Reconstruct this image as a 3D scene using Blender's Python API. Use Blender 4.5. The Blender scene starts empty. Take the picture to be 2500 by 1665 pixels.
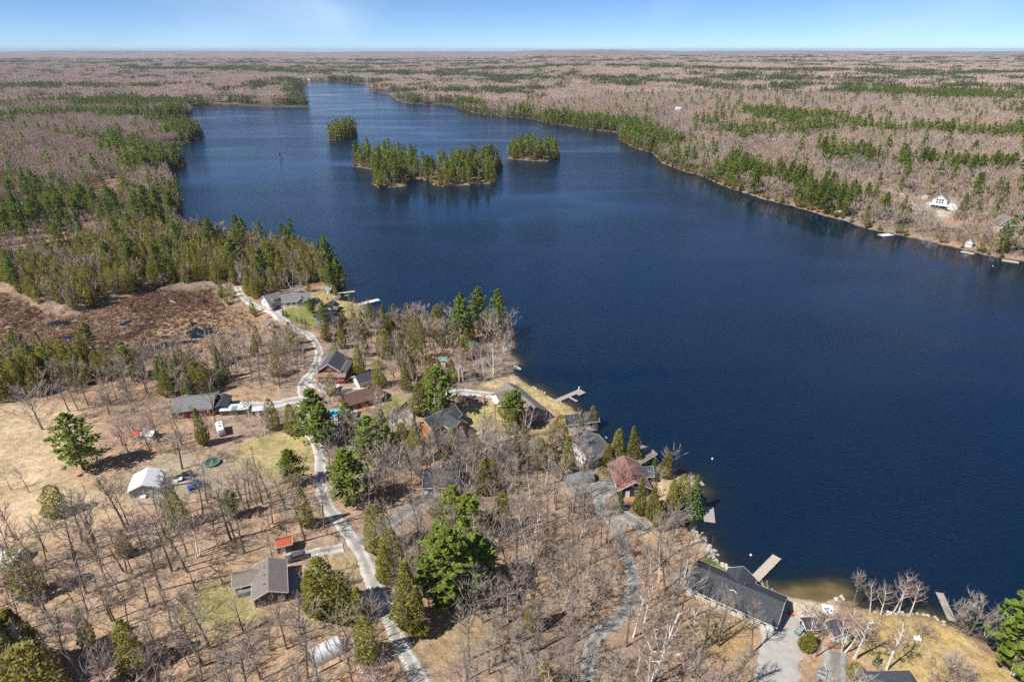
import bpy, bmesh, math, random
import numpy as np
from mathutils import Vector, Matrix

random.seed(11)
rng = np.random.default_rng(11)
S = bpy.context.scene
COL = S.collection

# ------------------------------------------------------------------ camera
CAMH, FPX, HORIZON = 120.0, 1527.8, 120.5
PITCH = math.atan((832.5 - HORIZON) / FPX)
cam_d = bpy.data.cameras.new("camera")
cam_d.sensor_width = 36.0
cam_d.lens = 22.0
cam_d.clip_start = 1.0
cam_d.clip_end = 120000.0
cam = bpy.data.objects.new("camera", cam_d)
COL.objects.link(cam)
cam.location = (0, 0, CAMH)
cam.rotation_euler = (math.pi / 2 - PITCH, 0, 0)
S.camera = cam

# ------------------------------------------------------------------ world, sun, exposure
SUN_AZ, SUN_EL = math.radians(237.0), math.radians(50.0)   # azimuth clockwise from +Y
w = bpy.data.worlds.new("World")
S.world = w
w.use_nodes = True
nt = w.node_tree
sky = nt.nodes.new("ShaderNodeTexSky")
sky.sky_type = 'NISHITA'
sky.sun_disc = False
sky.sun_elevation = SUN_EL
sky.sun_rotation = SUN_AZ
sky.altitude = 200
sky.air_density = 0.46
sky.dust_density = 0.0
sky.ozone_density = 8.0
bg = nt.nodes["Background"]
bg.inputs[1].default_value = 0.098
# a trace of thin high cloud over the blue
wc = nt.nodes.new("ShaderNodeTexCoord")
wm = nt.nodes.new("ShaderNodeMapping"); wm.inputs[3].default_value = (2.2, 2.2, 7.0)
wn = nt.nodes.new("ShaderNodeTexNoise"); wn.inputs["Scale"].default_value = 1.3; wn.inputs["Detail"].default_value = 5; wn.inputs["Distortion"].default_value = .5
wr = nt.nodes.new("ShaderNodeMapRange"); wr.inputs[1].default_value = .5; wr.inputs[2].default_value = .8; wr.inputs[4].default_value = .4
wx = nt.nodes.new("ShaderNodeMix"); wx.data_type = 'RGBA'; wx.inputs[7].default_value = (6.4, 7.6, 8.8, 1)
nt.links.new(wc.outputs["Generated"], wm.inputs[0]); nt.links.new(wm.outputs[0], wn.inputs[0]); nt.links.new(wn.outputs[0], wr.inputs[0])
nt.links.new(wr.outputs[0], wx.inputs[0]); nt.links.new(sky.outputs[0], wx.inputs[6]); nt.links.new(wx.outputs[2], bg.inputs[0])
sd_ = bpy.data.lights.new("sun", 'SUN')
sd_.energy = 5.0
sd_.angle = math.radians(0.53)
sd_.color = (1.0, 0.955, 0.88)
sun = bpy.data.objects.new("sun", sd_)
COL.objects.link(sun)
sv = Vector((math.sin(SUN_AZ) * math.cos(SUN_EL), math.cos(SUN_AZ) * math.cos(SUN_EL), math.sin(SUN_EL)))
sun.rotation_euler = sv.to_track_quat('Z', 'Y').to_euler()
sun.location = (-200, -150, 400)
S.view_settings.view_transform = 'Standard'
S.view_settings.look = 'None'
S.view_settings.exposure = 0.40
S.view_settings.gamma = 1.0
S.render.engine = 'CYCLES'
cy = S.cycles
cy.max_bounces = 4
cy.diffuse_bounces = 2
cy.glossy_bounces = 2
cy.transmission_bounces = 1
cy.transparent_max_bounces = 4
cy.volume_bounces = 0
cy.caustics_reflective = False
cy.caustics_refractive = False
cy.use_denoising = False
cy.denoiser = 'OPENIMAGEDENOISE'
cy.sample_clamp_indirect = 4.0

# ------------------------------------------------------------------ pixel -> ground helpers
SP, CP = math.sin(PITCH), math.cos(PITCH)

def raydir(px, py):
    X = (px - 1250.0) / FPX
    Y = -(py - 832.5) / FPX
    return X, CP + Y * SP, -SP + Y * CP

def U(px, py, z=0.0):
    d = raydir(px, py)
    t = (z - CAMH) / d[2]
    return np.array([d[0] * t, d[1] * t])

def UP(lst, z=0.0):
    return np.array([U(a, b, z) for a, b in lst])

def proj(x, y, z):
    dz = z - CAMH
    zc = y * CP - dz * SP
    yc = y * SP + dz * CP
    return 1250 + FPX * x / zc, 832.5 - FPX * yc / zc, zc

def hash2(ix, iy, s):
    v = np.sin(ix * 127.1 + iy * 311.7 + s * 74.7) * 43758.5453
    return v - np.floor(v)

def vnoise(x, y, s=0.0):
    ix, iy = np.floor(x), np.floor(y)
    fx, fy = x - ix, y - iy
    fx = fx * fx * (3 - 2 * fx)
    fy = fy * fy * (3 - 2 * fy)
    a = hash2(ix, iy, s); b = hash2(ix + 1, iy, s)
    c = hash2(ix, iy + 1, s); d = hash2(ix + 1, iy + 1, s)
    return (a + (b - a) * fx) * (1 - fy) + (c + (d - c) * fx) * fy

def fbm(x, y, s=0.0, o=3):
    v, a, t = 0.0, 0.5, 0.0
    for i in range(o):
        v = v + a * vnoise(x, y, s + i * 9.1)
        t += a
        x, y, a = x * 2.03, y * 2.03, a * 0.5
    return v / t

def sstep(x, a, b):
    t = np.clip((x - a) / (b - a), 0, 1)
    return t * t * (3 - 2 * t)

def segdist(x, y, pts, closed=True):
    d = np.full(x.shape, 1e18)
    n = len(pts)
    for i in range(n if closed else n - 1):
        ax, ay = pts[i]; bx, by = pts[(i + 1) % n]
        vx, vy = bx - ax, by - ay
        L = vx * vx + vy * vy + 1e-9
        t = np.clip(((x - ax) * vx + (y - ay) * vy) / L, 0, 1)
        dd = (x - ax - t * vx) ** 2 + (y - ay - t * vy) ** 2
        np.minimum(d, dd, out=d)
    return np.sqrt(d)

def inside(x, y, pts):
    r = np.zeros(x.shape, bool)
    n = len(pts)
    for i in range(n):
        ax, ay = pts[i]; bx, by = pts[(i + 1) % n]
        if ay == by:
            continue
        c = ((ay > y) != (by > y)) & (x < (bx - ax) * (y - ay) / (by - ay) + ax)
        r ^= c
    return r

def sdpoly(x, y, pts):
    d = segdist(x, y, pts)
    return np.where(inside(x, y, pts), -d, d)

def local_sd(x, y, pts, pad):
    """sdpoly, worked out only near the polygon (far points read +1e6)"""
    out = np.full(x.shape, 1e6)
    lo, hi = pts.min(0) - pad, pts.max(0) + pad
    k = (x > lo[0]) & (x < hi[0]) & (y > lo[1]) & (y < hi[1])
    if k.any(): out[k] = sdpoly(x[k], y[k], pts)
    return out

# ------------------------------------------------------------------ lake outline (traced, at lake level)
LAKE_PX = [(2700, 1800), (2500, 1630), (2450, 1588), (2416, 1560), (2360, 1538), (2318, 1524), (2293, 1511), (2255, 1494), (2223, 1496), (2185, 1494), (2149, 1494),
 (2110, 1485), (2079, 1471), (2055, 1458), (2042, 1464), (2003, 1467), (1961, 1462), (1927, 1455), (1893, 1450), (1885, 1441), (1844, 1424), (1825, 1411),
 (1812, 1407), (1787, 1397), (1753, 1369), (1736, 1343), (1723, 1322), (1713, 1309), (1700, 1301), (1677, 1296), (1676, 1280), (1681, 1269), (1694, 1256), (1698, 1241),
 (1711, 1226), (1717, 1199), (1702, 1188), (1696, 1169), (1666, 1160), (1643, 1154), (1610, 1142), (1585, 1128), (1558, 1124), (1541, 1126), (1526, 1120), (1505, 1113), (1475, 1088),
 (1450, 1073), (1448, 1054), (1440, 1035), (1425, 1014), (1404, 1003), (1391, 990), (1366, 979), (1347, 973), (1327, 956), (1306, 945), (1285, 936), (1270, 924), (1262, 918),
 (1254, 909), (1253, 898), (1266, 890), (1268, 882), (1255, 875), (1249, 867), (1256, 850), (1255, 832), (1235, 815), (1190, 806), (1140, 800), (1080, 795), (1020, 790), (970, 786), (923, 777),
 (910, 766), (896, 752), (874, 742), (855, 736), (834, 734), (828, 726), (817, 712), (826, 707), (839, 696), (842, 686), (834, 668), (812, 655), (801, 647), (801, 632), (770, 622), (700, 612),
 (620, 596), (560, 590), (480, 580), (445, 562), (432, 540), (441, 528), (440, 500), (432, 460), (405, 432), (408, 418), (425, 414), (454, 404), (452, 396), (420, 391), (372, 386),
 (353, 370), (380, 362), (408, 359), (462, 350), (500, 331), (480, 316), (420, 308), (330, 301), (318, 296), (334, 292), (400, 289), (432, 286), (470, 277), (462, 264), (516, 258), (579, 255),
 (584, 259), (614, 260), (676, 263), (749, 263), (754, 252), (740, 240), (734, 222), (741, 214), (752, 209), (755, 200), (790, 199), (834, 200), (858, 203), (902, 206),
 (897, 214), (900, 222), (923, 225), (951, 232), (961, 241), (980, 251), (1008, 255), (1062, 254), (1097, 258), (1116, 263), (1133, 271), (1184, 281), (1239, 286),
 (1290, 289), (1336, 302), (1390, 308), (1431, 316), (1472, 321), (1510, 324), (1512, 342), (1553, 364), (1594, 374), (1616, 399), (1676, 421), (1703, 426), (1744, 445), (1784, 461),
 (1839, 478), (1860, 486), (1941, 505), (2012, 527), (2066, 540), (2099, 554), (2145, 565), (2213, 578), (2268, 589), (2336, 606), (2404, 622), (2444, 630), (2500, 638),
 (2750, 690), (3300, 800), (4200, 1100), (4200, 1900)]
ISL_PX = [
 [(801, 342), (831, 344), (872, 334), (874, 326), (845, 320), (806, 328)],
 [(861, 407), (888, 410), (912, 417), (921, 424), (907, 450), (926, 459), (980, 456), (1013, 448), (1020, 440), (1046, 441), (1056, 451), (1075, 456), (1143, 452), (1209, 448), (1211, 434), (1206, 416),
  (1226, 412), (1222, 403), (1198, 399), (1116, 404), (1062, 420), (1022, 428), (1020, 410), (1000, 395), (930, 385), (872, 391)],
 [(1239, 388), (1290, 393), (1330, 395), (1363, 391), (1367, 382), (1350, 372), (1290, 368), (1245, 375)],
 [(678, 386), (690, 386), (691, 383), (679, 383)],
]
LAKE = UP(LAKE_PX)
ISLES = [UP(p) for p in ISL_PX]
MARSH = UP([(-60, 690), (20, 720), (90, 752), (130, 775), (190, 769), (245, 750), (299, 731), (380, 706), (421, 712), (516, 709), (544, 745), (598, 761), (640, 788), (598, 823), (530, 853), (462, 882), (272, 872), (82, 872), (-80, 885)], 0.5)
MARSH2 = UP([(215, 470), (240, 440), (300, 438), (308, 470), (290, 500), (230, 495)], 1.0)
POOLS = [(490, 812, 38, 9), (575, 818, 16, 5), (310, 788, 10, 6), (150, 791, 30, 5), (62, 853, 16, 9), (405, 842, 30, 7), (330, 868, 28, 9), (282, 810, 8, 4), (165, 826, 22, 4), (460, 835, 22, 4), (472, 790, 9, 4), (20, 875, 22, 8), (262, 842, 12, 3), (376, 852, 15, 4)]
POOLW = [(U(a, b, .4), U(a + c, b, .4), U(a, b - d, .4)) for a, b, c, d in POOLS]

def shore(x, y):
    """signed distance to the shoreline: > 0 on land"""
    d = sdpoly(x, y, LAKE)
    for I in ISLES:
        d = np.maximum(d, -local_sd(x, y, I, 120))
    wob = (vnoise(x * .22, y * .22, 3) - .5) * 2.2 * sstep(y, 120, 400) + (vnoise(x * .6, y * .6, 5) - .5) * 1.0
    return d + wob

def hgt(x, y, sd=None):
    x = np.asarray(x, float); y = np.asarray(y, float)
    if sd is None:
        sd = shore(x, y)
    r = np.hypot(x, y)
    land = 0.22 + 0.5 * sstep(sd, 0, 3) + 2.0 * (1 - np.exp(-np.maximum(sd, 0) / 28.0))
    land = land + 8.0 * np.exp(-((x + 85) / 85) ** 2 - ((y - 95) / 62) ** 2) * sstep(sd, 15, 80)
    for hx, hy, hh, wx, wy in ((5800, 11500, 62, 2400, 900), (1800, 14500, 60, 3200, 1200), (-9500, 14000, 45, 4200, 1500), (9500, 13000, 30, 3000, 1200), (-3000, 17000, 45, 3000, 1500)):
        land = land + hh * np.exp(-((x - hx) / wx) ** 2 - ((y - hy) / wy) ** 2)
    right = sstep(x, 60, 260) * sstep(y + .1 * x, 330, 460)
    land = land + right * 17.0 * sstep(sd, 8, 130)
    far = sstep(y, 480, 900)
    land = land + far * (6.0 * fbm(x / 260., y / 260., 21, 3)) * sstep(sd, 20, 150)
    land = land + 26.0 * (fbm(x / 1300. + 3, y / 1300., 31, 3) - .33) * sstep(sd, 120, 1200) * sstep(r, 700, 2500)
    land = land + 115.0 * np.maximum(fbm(x / 4200. + 1.7, y / 3800. + .6, 41, 3) - .38, 0) * sstep(r, 4500, 12000)
    land = np.maximum(land, 0.2)
    mp = np.minimum(local_sd(x, y, MARSH, 12), local_sd(x, y, MARSH2, 12))
    k = mp < 10
    if k.any():
        xk, yk = x[k], y[k]
        m = sstep(-mp[k], -9, 4) * sstep(sd[k], 3, 10)
        mz = 0.42 + (fbm(xk * .33, yk * .33, 51, 3) - .5) * 0.75 + (fbm(xk * .05, yk * .05, 52, 2) - .5) * 0.45
        f3 = .55 + .9 * fbm(xk * .3, yk * .3, 53, 2)
        for c, e1, e2 in POOLW:
            ra = np.hypot(*(e1 - c)); rb = np.hypot(*(e2 - c))
            q = ((xk - c[0]) / ra) ** 2 + ((yk - c[1]) / rb) ** 2
            mz = mz - 0.6 * np.exp(-q * 1.1) * f3
        land[k] = land[k] * (1 - m) + mz * m
    bed = -0.12 - 4.0 * (1 - np.exp(np.minimum(sd, 0) / 14.0))
    return np.where(sd > 0, land, np.maximum(bed, -4.2))

def h1(x, y):
    return float(hgt(np.array([x]), np.array([y]))[0])

def P(px, py, up=0.0):
    """ground point seen at a pixel (or the ground point under something `up` metres above the ground there)"""
    z = 2.0
    for _ in range(7):
        x, y = U(px, py, z + up)
        z2 = h1(x, y)
        if abs(z2 - z) < .03:
            break
        z = z + .7 * (z2 - z)
    x, y = U(px, py, z + up)
    return np.array([x, y, h1(x, y)])

def Pmany(px, py):
    px = np.asarray(px, float); py = np.asarray(py, float)
    d = raydir(px, py)
    z = np.full(px.shape, 3.0)
    for _ in range(16):
        t = (z - CAMH) / d[2]
        z = z + .7 * (hgt(d[0] * t, d[1] * t) - z)
    t = (z - CAMH) / d[2]
    return np.stack([d[0] * t, d[1] * t, z], -1)

def poly_w(lst):
    a = np.array(lst, float)
    return Pmany(a[:, 0], a[:, 1])[:, :2]

# ------------------------------------------------------------------ materials
def nodes(name):
    m = bpy.data.materials.new(name)
    m.use_nodes = True
    t = m.node_tree
    return m, t, t.nodes["Principled BSDF"]

def mat(name, col, rough=.8, vary=.15, scale=3.0, bump=0.0, objvar=0.0, metal=0.0, spec=.3, stretch=(1, 1, 1), bscale=None, col2=None):
    m, t, b = nodes(name)
    b.inputs["Roughness"].default_value = rough
    b.inputs["Metallic"].default_value = metal
    b.inputs["Specular IOR Level"].default_value = spec
    tc = t.nodes.new("ShaderNodeTexCoord")
    mp = t.nodes.new("ShaderNodeMapping"); mp.inputs[3].default_value = stretch
    t.links.new(tc.outputs["Object"], mp.inputs[0])
    n = t.nodes.new("ShaderNodeTexNoise"); n.inputs["Scale"].default_value = scale; n.inputs["Detail"].default_value = 4
    t.links.new(mp.outputs[0], n.inputs[0])
    mx = t.nodes.new("ShaderNodeMix"); mx.data_type = 'RGBA'
    lo = col2 if col2 else tuple(c * (1 - vary * 1.6) for c in col)
    hi = col if col2 else tuple(min(1, c * (1 + vary)) for c in col)
    mx.inputs[6].default_value = (*lo, 1); mx.inputs[7].default_value = (*hi, 1)
    mr = t.nodes.new("ShaderNodeMapRange"); mr.inputs[1].default_value = .3; mr.inputs[2].default_value = .7
    t.links.new(n.outputs[0], mr.inputs[0]); t.links.new(mr.outputs[0], mx.inputs[0])
    out = mx.outputs[2]
    if objvar:
        oi = t.nodes.new("ShaderNodeObjectInfo")
        hs = t.nodes.new("ShaderNodeHueSaturation")
        a = t.nodes.new("ShaderNodeMapRange"); a.inputs[3].default_value = 1 - objvar; a.inputs[4].default_value = 1 + objvar
        t.links.new(oi.outputs["Random"], a.inputs[0]); t.links.new(a.outputs[0], hs.inputs["Value"])
        w2 = t.nodes.new("ShaderNodeMath"); w2.operation = 'MULTIPLY'; w2.inputs[1].default_value = 7.31
        w3 = t.nodes.new("ShaderNodeMath"); w3.operation = 'FRACT'
        t.links.new(oi.outputs["Random"], w2.inputs[0]); t.links.new(w2.outputs[0], w3.inputs[0])
        c = t.nodes.new("ShaderNodeMapRange"); c.inputs[3].default_value = .5 - objvar * .06; c.inputs[4].default_value = .5 + objvar * .06
        t.links.new(w3.outputs[0], c.inputs[0]); t.links.new(c.outputs[0], hs.inputs["Hue"])
        t.links.new(out, hs.inputs["Color"]); out = hs.outputs[0]
    t.links.new(out, b.inputs["Base Color"])
    if bump:
        n2 = t.nodes.new("ShaderNodeTexNoise"); n2.inputs["Scale"].default_value = bscale or scale * 4; n2.inputs["Detail"].default_value = 3
        t.links.new(mp.outputs[0], n2.inputs[0])
        bp = t.nodes.new("ShaderNodeBump"); bp.inputs["Strength"].default_value = bump; bp.inputs["Distance"].default_value = .1
        t.links.new(n2.outputs[0], bp.inputs["Height"]); t.links.new(bp.outputs[0], b.inputs["Normal"])
    return m

M = {}
def foliage(name, col, col2, var):
    m = mat(name, col, rough=.62, scale=.9, objvar=var, spec=.25, col2=col2)
    t = m.node_tree; b = t.nodes["Principled BSDF"]
    tr = t.nodes.new("ShaderNodeBsdfTranslucent")
    ms = t.nodes.new("ShaderNodeMixShader"); ms.inputs[0].default_value = .34
    t.links.new(b.inputs["Base Color"].links[0].from_socket, tr.inputs[0])
    out = t.nodes["Material Output"]
    t.links.new(b.outputs[0], ms.inputs[1]); t.links.new(tr.outputs[0], ms.inputs[2]); t.links.new(ms.outputs[0], out.inputs[0])
    return m
M['pine'] = foliage('pine_needles', (.275, .335, .050), (.165, .220, .038), .16)
M['cedar'] = foliage('cedar_sprays', (.355, .320, .068), (.215, .205, .044), .18)
M['spruce'] = foliage('spruce_needles', (.140, .215, .070), (.080, .135, .046), .22)
M['far_con'] = foliage('far_needles', (.185, .220, .070), (.120, .150, .050), .3)
M['twig'] = mat('bare_twigs', (.43, .365, .31), .85, .2, .5, objvar=.22)
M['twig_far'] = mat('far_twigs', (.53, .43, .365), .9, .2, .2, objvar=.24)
def patchy(m_, tones, scale):
    t = m_.node_tree; b = t.nodes["Principled BSDF"]
    g = t.nodes.new("ShaderNodeNewGeometry"); n = t.nodes.new("ShaderNodeTexNoise"); n.inputs["Scale"].default_value = scale; n.inputs["Detail"].default_value = 4; n.inputs["Roughness"].default_value = .6
    cr = t.nodes.new("ShaderNodeValToRGB"); e = cr.color_ramp.elements
    e[0].position = .34; e[0].color = (*tones[0], 1); e[1].position = .66; e[1].color = (*tones[-1], 1)
    for i, c in enumerate(tones[1:-1]): k = e.new(.34 + .32 * (i + 1) / (len(tones) - 1)); k.color = (*c, 1)
    mx = t.nodes.new("ShaderNodeMix"); mx.data_type = 'RGBA'; mx.blend_type = 'MULTIPLY'; mx.inputs[0].default_value = 1
    src = b.inputs["Base Color"].links[0].from_socket
    t.links.new(g.outputs["Position"], n.inputs[0]); t.links.new(n.outputs[0], cr.inputs[0]); t.links.new(src, mx.inputs[6]); t.links.new(cr.outputs[0], mx.inputs[7]); t.links.new(mx.outputs[2], b.inputs["Base Color"])
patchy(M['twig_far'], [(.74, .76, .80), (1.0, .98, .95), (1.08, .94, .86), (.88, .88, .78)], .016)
M['twig_red'] = mat('birch_twigs', (.33, .235, .19), .85, .2, .5, objvar=.15)
M['bark'] = mat('grey_bark', (.20, .165, .135), .9, .25, 2.5, objvar=.25)
M['bark_p'] = mat('pine_bark', (.13, .095, .07), .9, .25, 2.5, objvar=.2)
M['birch'] = mat('birch_bark', (.72, .69, .64), .7, .12, 3.0, stretch=(1, 1, .3))
M['bud'] = mat('olive_buds', (.26, .25, .12), .8, .2, .6, objvar=.15)
def simple(k, col, **kw):
    M[k] = mat(k, col, **kw)
simple('white_siding', (.72, .72, .70), rough=.6, vary=.06, scale=1.2, stretch=(.3, .3, 6), bump=.25, bscale=3)
simple('cream_siding', (.58, .53, .44), rough=.7, vary=.08, scale=1.2, stretch=(.3, .3, 6), bump=.25)
simple('grey_siding', (.30, .31, .33), rough=.7, vary=.08, scale=1.2, stretch=(.3, .3, 6), bump=.25)
simple('brown_siding', (.17, .12, .085), rough=.75, vary=.15, scale=1.2, stretch=(6, 6, .3), bump=.25)
simple('dark_siding', (.05, .055, .065), rough=.7, vary=.1, scale=1.2, stretch=(.3, .3, 6), bump=.2)
simple('taupe_siding', (.24, .22, .20), rough=.75, vary=.1, scale=1.2, stretch=(.3, .3, 6), bump=.2)
simple('orange_siding', (.62, .22, .035), rough=.65, vary=.12, scale=1.2, stretch=(.3, .3, 5), bump=.25)
simple('red_siding', (.20, .035, .025), rough=.7, vary=.15, scale=1.5, stretch=(.3, .3, 5), bump=.25)
simple('stone', (.42, .40, .37), rough=.85, vary=.25, scale=2.2, bump=.5)
simple('charcoal_shingle', (.058, .062, .072), rough=.85, vary=.22, scale=2.2, bump=.5, bscale=9)
simple('grey_shingle', (.19, .19, .19), rough=.85, vary=.18, scale=2.0, bump=.5, bscale=9)
simple('taupe_shingle', (.215, .185, .165), rough=.85, vary=.15, scale=2.0, bump=.5, bscale=9)
simple('brown_shingle', (.13, .08, .062), rough=.85, vary=.18, scale=2.0, bump=.5, bscale=9)
simple('tan_shingle', (.27, .19, .13), rough=.85, vary=.18, scale=2.0, bump=.5, bscale=9)
simple('red_shingle', (.28, .12, .11), rough=.8, vary=.18, scale=2.0, bump=.4, bscale=9)
simple('black_metal', (.018, .022, .032), rough=.45, vary=.1, scale=1.0, spec=.5)
simple('slate_metal', (.085, .095, .105), rough=.5, vary=.1, scale=1.0, spec=.5)
simple('red_metal', (.42, .085, .035), rough=.5, vary=.1, scale=1.0, spec=.5)
simple('white_metal', (.66, .68, .70), rough=.4, vary=.08, scale=1.0, spec=.5)
simple('green_metal', (.16, .30, .25), rough=.5, vary=.1, scale=1.0, spec=.5)
simple('canvas_white', (.62, .63, .64), rough=.6, vary=.06, scale=1.5)
simple('canvas_grey', (.20, .22, .24), rough=.65, vary=.1, scale=1.5)
simple('canvas_brown', (.11, .085, .07), rough=.65, vary=.15, scale=1.5)
simple('trim_white', (.78, .78, .76), rough=.5, vary=.04)
simple('trim_dark', (.05, .05, .055), rough=.5, vary=.05)
simple('deck_wood', (.42, .20, .085), rough=.75, vary=.15, scale=1.0, stretch=(1, 6, 1), bump=.3)
simple('grey_wood', (.36, .33, .30), rough=.8, vary=.15, scale=1.2, stretch=(1, 7, 1), bump=.4)
simple('pale_wood', (.48, .42, .34), rough=.8, vary=.12, scale=1.2, stretch=(7, 1, 1), bump=.4)
simple('post_wood', (.16, .12, .09), rough=.85, vary=.2, scale=2)
simple('gravel', (.50, .485, .46), rough=.95, vary=.18, scale=.35, bump=.6, bscale=5)
simple('gravel_dark', (.30, .295, .285), rough=.95, vary=.2, scale=.4, bump=.6, bscale=5)
def tracks(m_):
    """two pale wheel tracks, a dustier crown and leaf-strewn verges across the road"""
    t = m_.node_tree; b = t.nodes["Principled BSDF"]; L = t.links
    at = t.nodes.new("ShaderNodeAttribute"); at.attribute_name = "across"
    tc = t.nodes.new("ShaderNodeTexCoord"); n = t.nodes.new("ShaderNodeTexNoise"); n.inputs["Scale"].default_value = .45; n.inputs["Detail"].default_value = 5
    L.new(tc.outputs["Object"], n.inputs[0])
    ab = t.nodes.new("ShaderNodeMath"); ab.operation = 'ABSOLUTE'; L.new(at.outputs["Fac"], ab.inputs[0])
    ad = t.nodes.new("ShaderNodeMath"); ad.operation = 'MULTIPLY_ADD'; ad.inputs[1].default_value = .7; L.new(n.outputs[0], ad.inputs[0]); L.new(ab.outputs[0], ad.inputs[2])
    cr = t.nodes.new("ShaderNodeValToRGB"); e = cr.color_ramp.elements
    e[0].position = .25; e[0].color = (.74, .70, .64, 1); e[1].position = 1.0; e[1].color = (.62, .46, .33, 1)
    for p_, c_ in ((.45, (.80, .78, .74)), (.58, (1.12, 1.12, 1.12)), (.80, (1.05, 1.04, 1.02)), (.93, (.80, .74, .66))):
        k = e.new(p_); k.color = (*c_, 1)
    dv = t.nodes.new("ShaderNodeMath"); dv.operation = 'DIVIDE'; dv.inputs[1].default_value = 1.45; L.new(ad.outputs[0], dv.inputs[0]); L.new(dv.outputs[0], cr.inputs[0])
    mx = t.nodes.new("ShaderNodeMix"); mx.data_type = 'RGBA'; mx.blend_type = 'MULTIPLY'; mx.inputs[0].default_value = 1
    src = b.inputs["Base Color"].links[0].from_socket
    L.new(src, mx.inputs[6]); L.new(cr.outputs[0], mx.inputs[7]); L.new(mx.outputs[2], b.inputs["Base Color"])
tracks(M['gravel']); tracks(M['gravel_dark'])
simple('sand_mat', (.47, .39, .28), rough=.95, vary=.12, scale=.4, bump=.3)
simple('concrete', (.40, .38, .35), rough=.9, vary=.08, scale=.8, bump=.2)
simple('rock', (.50, .46, .40), rough=.9, vary=.25, scale=1.6, bump=.6, objvar=.2)
simple('rubber', (.02, .02, .02), rough=.8, vary=.05)
simple('steel', (.55, .56, .58), rough=.3, vary=.05, metal=.9)
simple('blue_vinyl', (.03, .16, .42), rough=.3, vary=.1)
simple('teal_plastic', (.10, .50, .47), rough=.35, vary=.05)
simple('red_plastic', (.50, .035, .03), rough=.4, vary=.05)
simple('yellow_plastic', (.60, .42, .06), rough=.4, vary=.05)
simple('blue_plastic', (.06, .17, .42), rough=.4, vary=.05)
simple('white_gel', (.74, .75, .76), rough=.25, vary=.03, spec=.5)
simple('green_paint', (.03, .13, .10), rough=.6, vary=.1)
simple('brick', (.34, .14, .09), rough=.85, vary=.25, scale=4)
def paint(k, col):
    M[k] = mat(k, col, rough=.25, vary=.03, spec=.5)
    M[k].node_tree.nodes["Principled BSDF"].inputs["Coat Weight"].default_value = .6
paint('paint_white', (.72, .72, .71)); paint('paint_black', (.012, .013, .015)); paint('paint_blue', (.02, .10, .42)); paint('paint_grey', (.10, .105, .12))
simple('glass', (.03, .04, .05), rough=.06, vary=.1, spec=.8)
simple('lamp_clear', (.7, .7, .68), rough=.15, vary=.02, spec=.6)
simple('lamp_red', (.35, .02, .02), rough=.2, vary=.02, spec=.6)

# pool water
m, t, b = nodes('pool_water'); b.inputs["Base Color"].default_value = (.08, .42, .70, 1); b.inputs["Roughness"].default_value = .08; M['pool'] = m

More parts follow.
